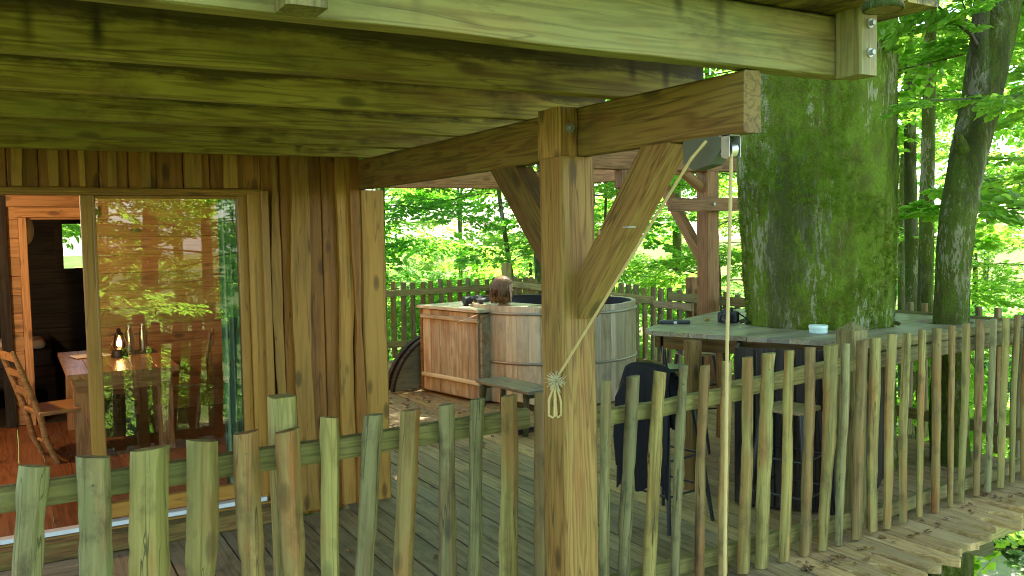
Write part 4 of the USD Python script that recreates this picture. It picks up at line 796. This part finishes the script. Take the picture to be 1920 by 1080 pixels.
for z, x in ((.62, -.08), (.78, -.13), (.92, -.18)): part(ch, 'back_slat', box(x - .012, x + .012, -.2, .2, z - .03, z + .03), MAT['table_wood'])
part(ch, 'stretcher', cat(cyl((.41, -.2, .15), (.41, .2, .15), .014, 8), cyl((.06, -.2, .16), (.06, .2, .16), .014, 8)), MAT['table_wood'], True)
c2 = thing('wooden_chair', 'wooden chair on the far right of the table behind the glass', 'chair', loc=(1.62, 9.1, FZ), rz=2.9)
for sy in (-.2, .2):
    part(c2, 'rear_leg', tube([(.06, sy, 0), (.0, sy, .42), (-.10, sy, .95)], [.022, .028, .018], 8), MAT['table_wood'], True); part(c2, 'front_leg', tube([(.42, sy, 0), (.40, sy, .42)], [.022, .026], 8), MAT['table_wood'], True)
part(c2, 'seat', rbox(-.04, .44, -.24, .24, .42, .46, .012), MAT['table_wood'], 35); part(c2, 'back_slat', box(-.09, -.066, -.2, .2, .62, .70), MAT['table_wood']); part(c2, 'back_slat', box(-.115, -.09, -.2, .2, .80, .88), MAT['table_wood'])
lg = thing('log_basket', 'dark basket of split logs standing under the table', 'basket', loc=(.82, 9.15, FZ))
part(lg, 'basket', lathe([(0, 0), (.17, 0), (.2, .16), (.205, .16), (.175, -.004), (0, -.004)], 20), MAT['dark_wood'], 35)
for k in range(7):
    a = k * .9; part(lg, 'log', cyl((.09 * math.cos(a), .09 * math.sin(a), .02), (.12 * math.cos(a) + .03, .12 * math.sin(a), .30 + .03 * (k % 3)), .042, 9), MAT['far_bark'], 35)
n, mr = 40, 12; V = []
for i in range(mr):
    z = 2.30 - (2.30 - .18) * i / (mr - 1)
    for j in range(n):
        q = j / (n - 1); V.append((1.285 + .15 * q + .0 * z, 6.40 + .028 * math.sin(q * 22 + .3 * i / mr) + .012 * math.sin(q * 9 + 1), z))
F = [(i * n + j, i * n + j + 1, (i + 1) * n + j + 1) for i in range(mr - 1) for j in range(n - 1)] + [(i * n + j, (i + 1) * n + j + 1, (i + 1) * n + j) for i in range(mr - 1) for j in range(n - 1)]
V = np.array(V); top('curtain', trimesh.Trimesh(np.r_[V, V + (0, .004, 0)], np.r_[np.array(F), np.array(F)[:, ::-1] + len(V)], process=False), MAT['curtain_cloth'], 'blue green curtain drawn to the right edge of the glass door', 'curtain', smooth=True)
bd = thing('bed', 'bed with white pillow in the dark bedroom seen through the doorway', 'bed', loc=(-.15, 11.4, .13))
part(bd, 'frame', cat(box(-1.0, .52, -.55, .95, .3, .5), *[box(x, x + .08, y, y + .08, 0, .3) for x in (-1.0, .44) for y in (-.55, .87)]), MAT['dark_wood']); part(bd, 'mattress', rbox(-.98, .50, -.53, .93, .50, .68, .03), MAT['dark_linen'], 40)
part(bd, 'pillow', rbox(-.15, .44, -.50, -.1, .69, .80, .05), MAT['linen'], True); part(bd, 'blanket', rbox(-1.0, .53, .0, .96, .60, .74, .03), MAT['dark_linen'], 40)
wl = thing('wall_lamp', 'white shell shaped wall lamp inside beside the bedroom doorway', 'lamp', loc=(.158, 10.30, 2.14))
part(wl, 'shade', trimesh.creation.icosphere(subdivisions=3, radius=1.0).apply_transform(np.diag([.06, .09, .16, 1])), MAT['shade_ceramic'], True); part(wl, 'bracket', box(-.10, -.03, -.02, .02, -.02, .02), MAT['dark_iron'])
pl = thing('ceiling_lamp', 'lit ceiling lamp with dark cone shade inside the cabin', 'lamp', loc=(-.75, 8.0, 2.30))
part(pl, 'cord', cyl((0, 0, .12), (0, 0, .32), .006, 6), MAT['dark_iron']); part(pl, 'shade', lathe([(.03, .12), (.16, .0), (.155, .0), (.025, .115)], 24), MAT['dark_iron'], 35); part(pl, 'bulb', trimesh.creation.icosphere(subdivisions=2, radius=.045).apply_translation((0, 0, .02)), MAT['bulb_glow'], True)
lc = UsdLux.SphereLight.Define(stage, str(pl) + '/lamp_light'); lc.CreateRadiusAttr(.05); lc.CreateNormalizeAttr(True); lc.CreateIntensityAttr(CEILING := 5.6); lc.CreateColorAttr(Gf.Vec3f(1, .66, .36)); lc.AddTranslateOp().Set(Gf.Vec3d(0, 0, -.06))

# ------------------------------------------------------------------ trees and leaves
def leaf_tris(base, d, nrm, L, w, r):
    """one leaf: ovate, folded along its midrib, tip drooping"""
    s = np.cross(nrm, d); s /= np.linalg.norm(s)
    q = lambda a, b, c: base + d * L * a + s * w * L * b + nrm * L * c
    v = [q(0, 0, 0), q(.33, .5, .05), q(.72, .36, .02), q(1, 0, -.10), q(.72, -.36, .02), q(.33, -.5, .05), q(.45, 0, -.045)]
    return v, [(0, 6, 1), (1, 6, 2), (2, 6, 3), (3, 6, 4), (4, 6, 5), (5, 6, 0)]
def make_spray(seed, length=1.0, nside=6, leaf=.085, wide=.62, droop=.10):
    r = np.random.default_rng(seed); V, F, TW = [], [], []
    def put(base, d, flat=.38):
        n = np.array([0, 0, 1.0]) + r.normal(0, flat, 3); d = d + r.normal(0, .12, 3); d /= np.linalg.norm(d); n -= d * (n @ d); n /= np.linalg.norm(n)
        v, f = leaf_tris(base, d, n, leaf * r.uniform(.7, 1.2), wide * r.uniform(.85, 1.1), r); o = len(V); V.extend(v); F.extend([(a + o, b + o, c + o) for a, b, c in f])
    def twig(p, d, L, n, depth):
        pts = [p]; dd = np.array(d, float)
        for i in range(n):
            dd = dd + np.array([0, 0, -droop / n]) + r.normal(0, .07, 3) * (1, 1, .5); dd /= np.linalg.norm(dd); pts.append(pts[-1] + dd * L / n)
        TW.append(tube(pts, np.linspace(.0055 if depth == 0 else .003, .0012, len(pts)), 3, False))
        return pts
    main = twig(np.zeros(3), (1, 0, .05), length, 9, 0)
    for i in range(1, 10):
        sgn = 1 if i % 2 else -1; d0 = main[i] - main[i - 1]; d0 /= np.linalg.norm(d0)
        side = np.array([-d0[1], d0[0], 0]) * sgn
        put(main[i], d0 * .6 + side * .8); put(main[i] - d0 * .04, d0 * .5 - side * .9)
        if i < 9 and i - 1 < nside + 2:
            Ls = length * (.55 - .045 * i) * r.uniform(.7, 1.15); sub = twig(main[i], d0 * .65 + side * .8 + np.array([0, 0, r.normal(0, .08)]), Ls, 5, 1)
            for j in range(1, 6):
                e = sub[j] - sub[j - 1]; e /= np.linalg.norm(e); sd = np.array([-e[1], e[0], 0])
                put(sub[j], e * .6 + sd * .8); put(sub[j] - e * .02, e * .6 - sd * .8)
            put(sub[-1], e)
    put(main[-1], d0)
    return (np.array(V), np.array(F)), cat(*TW)
PROTO = {}
def protos(kind, leafm, twigm, **k):
    out = []
    for i in range(4):
        p = f'/World/Looks/{kind}_{i}'
        stage.CreateClassPrim(p)
        (v, f), tw = make_spray(hash_seed(kind) + i, **k)
        usdkit.mesh(stage, p + '/leaves', (v, f), leafm, False); usdkit.mesh(stage, p + '/twigs', tw, twigm, False)
        out.append(p)
    PROTO[kind] = out
def hash_seed(s): return sum(ord(c) * (i + 3) for i, c in enumerate(s))
protos('leaf_spray', MAT['leaf_green'], MAT['twig_bark'], leaf=.10)
protos('cool_spray', MAT['leaf_cool'], MAT['twig_bark'], leaf=.105)
protos('large_spray', MAT['leaf_green'], MAT['twig_bark'], leaf=.13, wide=.85)
protos('low_spray', MAT['leaf_low'], MAT['twig_bark'], leaf=.11, wide=.75, droop=.3)
def quat(m):
    q = Gf.Matrix3d(*[float(a) for a in np.asarray(m).ravel()]).ExtractRotation().GetQuat(); return Gf.Quath(float(q.GetReal()), *[float(x) for x in q.GetImaginary()])
def instancer(path, kind, P, D, S, r, tilt=.34):
    pi = UsdGeom.PointInstancer.Define(stage, path); kids = []
    for j, p in enumerate(PROTO[kind]):
        c = UsdGeom.Xform.Define(stage, f'{path}/spray_{j:03d}'); c.GetPrim().GetReferences().AddInternalReference(p); kids.append(c.GetPath())
    pi.CreatePrototypesRel().SetTargets(kids)
    Q = []
    for d in D:
        x = d / np.linalg.norm(d); up = np.array([0, 0, 1.0]) + r.normal(0, tilt, 3); y = np.cross(up, x); y /= np.linalg.norm(y); z = np.cross(x, y); Q.append(quat(np.array([x, y, z])))
    pi.CreateProtoIndicesAttr(Vt.IntArray([int(a) for a in r.integers(0, 4, len(P))])); pi.CreatePositionsAttr(Vt.Vec3fArray.FromNumpy(np.array(P, np.float32)))
    pi.CreateOrientationsAttr(Vt.QuathArray(Q)); pi.CreateScalesAttr(Vt.Vec3fArray.FromNumpy(np.repeat(np.array(S, np.float32)[:, None], 3, 1)))
    tag(pi.GetPrim(), kind='stuff')
NLEAF = 0
def grow(t, kind, barkm, base, r, h, rad, lean, zlo, zhi, spread, nb, gap=.42, size=(.8, 1.5), upper=0.0, name_trunk='trunk', seed=0, avoid=None, curve=.25, trunk_n=12):
    """trunk, branches and leaf sprays of one tree as parts of thing t"""
    global NLEAF
    x0, y0 = base; z0 = float(ground_z(np.array([x0]), np.array([y0]))[0]) - .2
    N = 14; zs = np.linspace(z0, z0 + h, N); ph = r.uniform(0, 6.28, 2); q = (zs - z0) / h
    ctr_ = np.stack([x0 + lean[0] * q * h + curve * np.sin(q * 5 + ph[0]) * q, y0 + lean[1] * q * h + curve * np.sin(q * 4 + ph[1]) * q, zs], 1)
    part(t, 'trunk', tube(ctr_, rad * (1.0 - .75 * q) * (1 + .35 * np.exp(-q * 25)), trunk_n), barkm, True)
    P, D, S, BR = [], [], [], []
    for b in range(nb):
        zz = zlo + (zhi - zlo) * ((b + r.uniform(.1, .9)) / nb); c = np.array([np.interp(zz, zs, ctr_[:, i]) for i in range(3)])
        az = b * 2.399 + r.uniform(-.4, .4); rel = (zz - zlo) / max(zhi - zlo, .1); L = spread * (1.0 - .45 * rel ** 1.5) * r.uniform(.65, 1.1)
        d = np.array([math.cos(az), math.sin(az), r.uniform(-.05, .35)]); d /= np.linalg.norm(d); pts = [c]; n = max(4, int(L / .35))
        for i in range(n):
            d = d + np.array([r.normal(0, .10), r.normal(0, .10), -.05 + r.normal(0, .05)]); d /= np.linalg.norm(d); pts.append(pts[-1] + d * L / n)
        pts = np.array(pts)
        if avoid is not None and avoid(pts).any(): 
            k_ = int(np.argmax(avoid(pts)))
            if k_ < 3: continue
            pts = pts[:k_]
        BR.append(tube(pts, np.linspace(max(.012, rad * .16), .006, len(pts)), 5, False))
        s = .30 * L
        while s < L * len(pts) / (n + 1):
            i = min(int(s / L * n), len(pts) - 2); p = pts[i] + (pts[i + 1] - pts[i]) * r.uniform(0, 1); dd = pts[i + 1] - pts[i]; dd /= np.linalg.norm(dd)
            for sg in (-1, 1):
                a = sg * r.uniform(.15, 1.15); w = np.array([dd[0] * math.cos(a) - dd[1] * math.sin(a), dd[0] * math.sin(a) + dd[1] * math.cos(a), r.uniform(-.28, .15)])
                P.append(p); D.append(w); S.append(r.uniform(*size))
            s += gap * r.uniform(.7, 1.3)
        P.append(pts[-1]); D.append(pts[-1] - pts[-2]); S.append(r.uniform(*size))
    if avoid is not None and P:
        keep = ~avoid(np.array(P) + .5 * np.array(D)); P = [p for p, k in zip(P, keep) if k]; D = [p for p, k in zip(D, keep) if k]; S = [p for p, k in zip(S, keep) if k]
    if BR: part(t, 'branches', cat(*BR), barkm, True)
    if P: instancer(f'{t}/crown', kind, P, D, S, r); NLEAF += len(P)
def on_site(p):
    x, y, z = p[:, 0], p[:, 1], p[:, 2]
    return ((x > -3.2) & (x < 8.1) & (y > -1.5) & (y < 13.9) & (z > -.6) & (z < 4.6))

# the big trunk that the bar is built round
big = thing('big_tree', 'huge mossy beech trunk rising through the bar counter', 'tree')
na, nz = 150, 170; zs = np.linspace(-4.6, 12.0, nz); th = np.linspace(0, 2 * math.pi, na, endpoint=False)
ZZ, TT = np.meshgrid(zs, th, indexing='ij')
rad = np.interp(ZZ, [-4.6, -3.5, -1, 1.2, 2.4, 3.3, 6, 12], [1.3, .9, .68, .58, .625, .64, .60, .42])
cxz, cyz = C1[0] - .012 * (ZZ - 1.2), C1[1] + .010 * (ZZ - 1.2)
d3 = np.stack([np.cos(TT), np.sin(TT), ZZ], -1)
rel = (meshkit.fbm(d3 * (1.6, 1.6, .55), 3, 3) - .5) * .16 + (meshkit.fbm(d3 * (7, 7, 1.6), 4, 8) - .5) * .11 + (meshkit.fbm(d3 * (22, 22, 7), 3, 18) - .5) * .035
rel = rel - .05 * np.exp(-((TT - 3.98 + .05 * np.sin(ZZ * 2)) / .05) ** 2) * np.clip(np.sin(ZZ * 1.7 + 2.0), 0, 1)
R_ = rad * (1 + rel); VV = np.stack([cxz + R_ * np.cos(TT), cyz + R_ * np.sin(TT), ZZ], -1).reshape(-1, 3)
idx = np.arange(na * nz).reshape(nz, na); nxt = np.roll(idx, -1, 1)
part(big, 'trunk', (VV, np.stack([idx[:-1], nxt[:-1], nxt[1:], idx[1:]], -1).reshape(-1, 4)), MAT['big_bark'], True)
r = np.random.default_rng(77); limbs, P, D, S = [], [], [], []
for b in range(13):
    zz = r.uniform(6.5, 12.0); az = b * 2.4 + r.uniform(-.3, .3); L = r.uniform(4, 7.5); d = np.array([math.cos(az), math.sin(az), .35]); pts = [np.array([C1[0], C1[1], zz])]
    for i in range(14):
        d = d + r.normal(0, .08, 3) + np.array([0, 0, -.035]); d /= np.linalg.norm(d); pts.append(pts[-1] + d * L / 14)
    limbs.append(tube(pts, np.linspace(.14, .012, 15), 7, False))
    for i in range(3, 15):
        for sg in (-1, 0, 1):
            a = sg * r.uniform(.3, 1.2); dd = pts[i] - pts[i - 1]; P.append(pts[i]); D.append(np.array([dd[0] * math.cos(a) - dd[1] * math.sin(a), dd[0] * math.sin(a) + dd[1] * math.cos(a), -.03])); S.append(r.uniform(1.1, 1.9))
part(big, 'limbs', cat(*limbs), MAT['big_bark'], True); instancer(f'{big}/crown', 'leaf_spray', P, D, S, r)

plain('moss', (.13, .20, .014), .95, specular_ior_level=.05); plain('moss_brown', (.14, .135, .022), .95, specular_ior_level=.05)
PROTO['moss_tuft'] = []
for i in range(4):
    r = np.random.default_rng(60 + i); V, F = [], []
    for b in range(14):
        a = r.uniform(0, 6.28); p = r.normal(0, .012, 3) * (1, 1, 0); d = np.array([math.cos(a) * .6, math.sin(a) * .6, r.uniform(.35, 1.0)]) * r.uniform(.012, .026); s_ = np.cross(d, [0, 0, 1.0]); s_ = s_ / np.linalg.norm(s_) * .0035; o = len(V); V += [p - s_, p + s_, p + d]; F.append((o, o + 1, o + 2))
    pth = f'/World/Looks/moss_tuft_{i}'; stage.CreateClassPrim(pth); usdkit.mesh(stage, pth + '/blades', (np.array(V), np.array(F)), MAT['moss' if i < 3 else 'moss_brown'], False); PROTO['moss_tuft'].append(pth)
def moss_on(path, V, Nn, count, seed, zlo, zhi, size):
    r = np.random.default_rng(seed); m = (V[:, 2] > zlo) & (V[:, 2] < zhi) & (meshkit.fbm(V * (2.5, 2.5, 1.1), 4, 31) > .47); ids = r.choice(np.nonzero(m)[0], count)
    pi = UsdGeom.PointInstancer.Define(stage, path); kids = []
    for j, p in enumerate(PROTO['moss_tuft']):
        c = UsdGeom.Xform.Define(stage, f'{path}/tuft_{j:03d}'); c.GetPrim().GetReferences().AddInternalReference(p); kids.append(c.GetPath())
    pi.CreatePrototypesRel().SetTargets(kids); Q = []
    for n_ in Nn[ids]:
        z = n_ + np.array((0, 0, -.25)); z /= np.linalg.norm(z); x = np.cross([.3, .2, 1.0], z); x /= np.linalg.norm(x); a = r.uniform(0, 6.28); y = np.cross(z, x); x, y = math.cos(a) * x + math.sin(a) * y, -math.sin(a) * x + math.cos(a) * y; Q.append(quat(np.array([x, y, z])))
    jit = r.normal(0, .012, (count, 3)); jit -= Nn[ids] * np.sum(jit * Nn[ids], 1, keepdims=True)
    pi.CreateProtoIndicesAttr(Vt.IntArray([int(a) for a in r.integers(0, 4, count)])); pi.CreatePositionsAttr(Vt.Vec3fArray.FromNumpy((V[ids] + jit - Nn[ids] * .002).astype(np.float32))); pi.CreateOrientationsAttr(Vt.QuathArray(Q))
    pi.CreateScalesAttr(Vt.Vec3fArray.FromNumpy(np.repeat(r.uniform(*size, count).astype(np.float32)[:, None], 3, 1))); tag(pi.GetPrim(), kind='stuff')
q4 = np.stack([idx[:-1], nxt[:-1], nxt[1:], idx[1:]], -1).reshape(-1, 4); tf = np.vstack([q4[:, [0, 1, 2]], q4[:, [0, 2, 3]]])
zc_ = VV[tf].mean(1)[:, 2]; tf = tf[(zc_ > 1.0) & (zc_ < 4.6)]; r = np.random.default_rng(40); pick = tf[r.integers(0, len(tf), 60000)]; wq = r.dirichlet((1, 1, 1), 60000)
MV = np.einsum('ij,ijk->ik', wq, VV[pick]); vn = np.stack([MV[:, 0] - np.interp(MV[:, 2], zs, C1[0] - .012 * (zs - 1.2)), MV[:, 1] - np.interp(MV[:, 2], zs, C1[1] + .010 * (zs - 1.2)), 0 * MV[:, 0]], 1); vn /= np.linalg.norm(vn, axis=1, keepdims=True)
moss_on(f'{big}/moss', MV, vn, 11000, 41, 1.1, 4.4, (.5, 1.25))
# the slimmer leaning tree in its own hole in the counter
t2 = thing('leaning_tree', 'slim mottled tree leaning right, growing through a hole at the right end of the counter', 'tree')
pts = np.array([(6.90, 4.47, -4.4), (6.86, 4.47, -1), (6.80, 4.46, .6), (6.79, 4.45, 1.26), (6.815, 4.45, 1.7), (6.865, 4.45, 2.1), (6.95, 4.45, 2.45), (7.075, 4.45, 2.78), (7.20, 4.45, 3.15), (7.27, 4.45, 3.45), (7.42, 4.46, 3.95), (7.75, 4.5, 5.2), (8.1, 4.7, 7.0), (8.3, 5.0, 9.5)]); rr = [.26, .18, .145, .137, .139, .141, .145, .148, .158, .165, .185, .15, .11, .05]
s0 = np.r_[0, np.cumsum(np.linalg.norm(np.diff(pts, axis=0), axis=1))]; ss = np.linspace(0, s0[-1], 110)
ctr2 = np.stack([np.interp(ss, s0, pts[:, i]) for i in range(3)], 1); ctr2[1:-1] = (ctr2[:-2] + ctr2[1:-1] * 2 + ctr2[2:]) / 4; rr2 = np.interp(ss, s0, rr)
tm = tube(ctr2, rr2, 40); v = tm.vertices; cc = np.repeat(ctr2, 40, 0); k_ = len(cc); dv_ = v[:k_] - cc
v2 = v.copy(); v2[:k_] = cc + dv_ * (1 + (meshkit.fbm(v[:k_] * (5, 5, 2.5), 3, 4) - .5) * .28 + (meshkit.fbm(v[:k_] * 20, 3, 5) - .5) * .13)[:, None]
kn = np.array([6.70, 4.34, 2.02]); dd_ = np.linalg.norm((v2 - kn) * (1, 1, 1), axis=1); v2 += (kn - (6.86, 4.45, 2.02))[None] * (.35 * np.exp(-(dd_ / .06) ** 2) - .3 * np.exp(-(dd_ / .025) ** 2))[:, None]
part(t2, 'trunk', trimesh.Trimesh(v2, tm.faces, process=False), MAT['tree_bark'], True)
part(t2, 'broken_stem', tube([(7.10, 4.42, 3.10), (7.06, 4.41, 3.5), (7.08, 4.40, 3.9), (7.12, 4.38, 4.6)], [.10, .075, .065, .03], 16), MAT['far_bark'], True)
part(t2, 'branch_stub', tube([(6.97, 4.44, 2.56), (6.86, 4.42, 2.66), (6.80, 4.41, 2.74), (6.79, 4.41, 2.78)], [.07, .055, .035, .004], 14), MAT['tree_bark'], True)
for bq in (tube([(7.12, 4.43, 3.45), (6.85, 4.35, 3.56), (6.5, 4.25, 3.60), (6.1, 4.15, 3.66), (5.75, 4.1, 3.62)], [.025, .018, .014, .009, .004], 6), tube([(6.75, 4.33, 3.58), (6.7, 4.3, 3.72), (6.55, 4.25, 3.80)], [.012, .008, .004], 5)): part(t2, 'branch', bq, MAT['twig_bark'], True)
r = np.random.default_rng(5); P, D, S = [], [], []
for k in range(150):
    z = r.uniform(5.2, 10); a = r.uniform(0, 6.28); q = r.uniform(.5, 3.5); P.append((7.9 + q * math.cos(a), 4.7 + q * math.sin(a), z)); D.append((math.cos(a), math.sin(a), -.1)); S.append(r.uniform(1, 1.7))
for (p, d, s) in (((6.9, 4.36, 3.56), (-.8, -.15, .05), .55), ((6.5, 4.25, 3.60), (-.8, .1, -.1), .7), ((6.5, 4.25, 3.62), (-.6, -.5, -.1), .65), ((6.1, 4.15, 3.66), (-.9, .1, -.15), .6), ((6.7, 4.3, 3.72), (-.5, -.3, .2), .6), ((6.55, 4.25, 3.8), (-.9, 0, .1), .6), ((6.9, 4.3, 3.75), (-.3, -.5, .2), .6)):
    P.append(p); D.append(d); S.append(s)
instancer(f'{t2}/crown', 'large_spray', P, D, S, r)

# the forest: individually grown trees
def polar(az, dist): return (dist * math.sin(math.radians(az)), dist * math.cos(math.radians(az)))
FOREST = []
rf_ = np.random.default_rng(2024)
for ring_, (dist, a0, a1, st_) in enumerate(((19.0, 14, 66, 8.0), (26.0, 17, 65, 6.4), (40.0, 17, 64, 5.6))):
    for a in np.arange(a0, a1, st_): FOREST.append((a + rf_.uniform(-1.6, 1.6) + ring_ * 1.3, dist + rf_.uniform(-2, 2.2), ring_))
GRP = 'slender trees filling the forest behind the deck'
for i, (a, dist, k) in enumerate(FOREST):
    r = np.random.default_rng(4000 + i); rad = r.uniform(.045, .10) * (1 + .25 * k); x, y = polar(a, dist)
    if x < 8.6 and y < 14.5: continue
    wn = 0 if a < 33.5 else (1 if a < 48 else 2)
    t = thing('forest_tree', 'slender leafy forest tree in the wood ' + ('behind the hot tub and heater cabinet', 'between the square post and the huge mossy beech', 'to the right of the huge mossy beech')[wn], 'tree', ('slender trees behind the tub', 'slender trees between post and beech', 'slender trees right of the beech')[wn])
    grow(t, ('leaf_spray', 'cool_spray')[int(r.integers(0, 2))], MAT['far_bark'], (x, y), r, r.uniform(11, 16), rad, r.normal(0, .03, 2), -3.0, 2.2 + .27 * dist, 2.3 + .05 * dist, 16 + k, gap=.50 + .06 * k, size=(.8 + .12 * k, 1.4 + .2 * k), seed=i, avoid=on_site)
def single(name, label, base, seed, h, rad, lean, zlo, zhi, spread, nb, kind='leaf_spray', bark_='tree_bark', group=None, **k):
    t = thing(name, label, 'tree', group); grow(t, kind, MAT[bark_], base, np.random.default_rng(seed), h, rad, lean, zlo, zhi, spread, nb, avoid=on_site, **k); return t
single('forest_tree', 'pale slim tree trunk close behind the leaning tree on its left', (10.6, 7.25), 31, 15, .14, (-.004, .004), 4.5, 11, 3.0, 16, trunk_n=16)
single('forest_tree', 'dark bent trunk in the wood just right of the huge mossy beech', (11.9, 8.9), 32, 14, .15, (-.05, .03), 3.8, 10, 3.2, 16, bark_='far_bark', curve=.5)
single('young_tree', 'young tree with low bright leafy boughs at the right edge beyond the bar', (9.75, 4.75), 33, 12, .09, (.0, .0), -2.0, 8.0, 3.1, 24, kind='large_spray', gap=.40, size=(.7, 1.15))
yt = '/World/young_tree'
bq = np.array([(9.6, 4.75, 3.0), (8.7, 4.45, 3.12), (7.6, 4.12, 3.08), (6.6, 3.98, 2.98), (5.75, 3.95, 2.90)]); part(yt, 'low_bough', tube(bq, [.03, .022, .014, .009, .004], 6), MAT['twig_bark'], True)
r = np.random.default_rng(8); instancer(f'{yt}/low_leaves', 'large_spray', [bq[1], bq[1], bq[2], bq[2], bq[2] + (-.4, 0, 0), bq[3], bq[3], bq[4], bq[4]], [(-1, -.4, -.1), (-.5, .8, -.15), (-.8, -.4, -.18), (-.8, .6, -.1), (-.8, -.2, -.25), (-1, -.5, -.2), (-1, .4, -.1), (-1, .0, -.2), (-.8, .5, -.25)], [.75, .8, .6, .7, .6, .5, .5, .36, .34], r, .15)
single('young_tree', 'young tree leaning over the fence behind the hot tub', (9.6, 15.6), 34, 12, .10, (-.02, -.03), -1.5, 7.5, 3.6, 20, kind='leaf_spray', bark_='far_bark', gap=.46, size=(.8, 1.3))
single('young_tree', 'young tree with spreading boughs behind the heater cabinet and back fence', (6.6, 17.0), 35, 12, .10, (.02, -.02), -2.5, 7.5, 3.4, 20, kind='cool_spray', bark_='far_bark', gap=.46, size=(.8, 1.3))
single('young_tree', 'young tree filling the gap between the square post and the big beech', (11.2, 11.8), 36, 12, .09, (-.02, .01), -2.5, 7.5, 3.2, 19, kind='leaf_spray', bark_='far_bark', gap=.40, size=(.8, 1.3))
for i, (x, y, h) in enumerate(((12.8, 4.6, 17), (15.6, 6.2, 18), (13.4, 15.6, 18), (14.2, 10.0, 19), (10.2, 16.4, 17))):  # tall trees added so their high crowns keep direct sun off the deck
    single('tall_tree', 'tall straight tree added to shade the deck, ' + ('first beyond the right edge of the deck', 'second beyond the right edge of the deck', 'behind the braced square post by the bar', 'to the right of the leaning tree', 'behind the far fence corner')[i], (x, y), 140 + i, h, .15, (-.01, -.012), 8.5, 14.5, 3.8, 9, bark_='far_bark', gap=.55, size=(1.2, 2.0))
for i, (x, y) in enumerate(((1.8, 19.5), (-1.2, 17.5))): single('forest_tree', 'tree seen only through the small bedroom window', (x, y), 50 + i, 13, .13, (0, 0), -2, 9, 3.2, 20, bark_='far_bark', group='trees beyond the bedroom window')
# trees in front of the balcony: they show as reflections in the door glass
for i, (x, y, rad) in enumerate(((-.6, -9.5, .17), (1.1, -7.5, .14), (2.6, -8.8, .24), (3.7, -7.0, .16), (5.2, -10.5, .2), (7.5, -8.0, .15), (0.2, -14, .2), (2.2, -15, .22), (4.6, -16.5, .2), (-3.5, -12, .2), (8.5, -14, .2), (-4.5, -6, .15), (11.5, -3.5, .16))):
    single('forest_tree', 'forest tree in front of the balcony, mirrored in the door glass', (x, y), 70 + i, 15, rad, (.01, .0), -1.5, 8.5, 3.0, 14, bark_='tree_bark', group='trees mirrored in the door glass', gap=.46, size=(.9, 1.5))
# dead leaves blown onto the boards
r = np.random.default_rng(19); LV, LF = [], []
for k in range(330):
    q = r.uniform()
    if q < .35: x, y = 4.1 + r.normal(0, .35), 9.0 + r.normal(0, .9)
    elif q < .6: x, y = r.uniform(2.6, 6.4), 0; y = 3.40 + max(0, x - 4.4) * .10 + abs(r.normal(0, .10))
    else: x, y = r.uniform(.4, 7.0), r.uniform(3.8, 12.5)
    if x < 2.5 and y > 5.3: continue
    if math.hypot(x - TX, y - TY) < 1.1 or (4.4 < x < 5.6 and 8.9 < y < 10.4) or y < 3.3: continue
    a = r.uniform(0, 6.28); L = r.uniform(.03, .065); d = np.array((math.cos(a), math.sin(a), r.uniform(-.1, .25))); n_ = np.array((r.normal(0, .3), r.normal(0, .3), 1.0)); n_ -= d * (n_ @ d) / (d @ d); n_ /= np.linalg.norm(n_)
    v, f = leaf_tris(np.array((x, y, .008)), d / np.linalg.norm(d), n_, L, .6, r); v = np.array(v); v[:, 2] = np.maximum(v[:, 2], .002) + .01 * (np.arange(7) % 2) * r.uniform(0, 1); o = len(LV); LV.extend(v); LF.extend([(p + o, q_ + o, w_ + o) for p, q_, w_ in f])
mat('litter_leaf', {'geo': ('geometry', {}), 'n': ('noise_texture', {'scale': 5.0}), 'c': ('rgb_ramp', {'ramp': [(0, (.05, .028, .012)), (.45, (.12, .06, .02)), (.6, (.26, .14, .04)), (1, (.30, .22, .06))]}), 'p': ('principled_bsdf', {'roughness': .7})}, [('geo.position', 'n.vector'), ('n.fac', 'c.fac'), ('c.color', 'p.base_color')])
top('leaf_litter', trimesh.Trimesh(LV, LF, process=False), MAT['litter_leaf'], 'dead brown leaves scattered over the deck boards', 'leaves', kind='stuff')
# low plants on the forest floor
r = np.random.default_rng(91); P, D, S = [], [], []
while len(P) < 5200:
    a, d = r.uniform(8, 66), r.uniform(11, 44); x, y = polar(a, d)
    if x < 7.8 and y < 13.6: continue
    if np.min(np.hypot(px - x, py - y)) < 1.5: continue
    if meshkit.noise(np.array([[x * .35, y * .35, 0.0]]), 3)[0] < .30 and d > 20: continue
    for _ in range(3):
        b = r.uniform(0, 6.28); P.append((x + r.normal(0, .2), y + r.normal(0, .2), float(ground_z(np.array([x]), np.array([y]))[0]) + r.uniform(.05, .25))); D.append((math.cos(b), math.sin(b), r.uniform(.15, .7))); S.append(r.uniform(.5, 1.1))
gc = thing('undergrowth', 'low leafy undergrowth covering the forest floor', 'undergrowth', kind='stuff'); instancer(f'{gc}/plants', 'low_spray', P, D, S, r, .4)
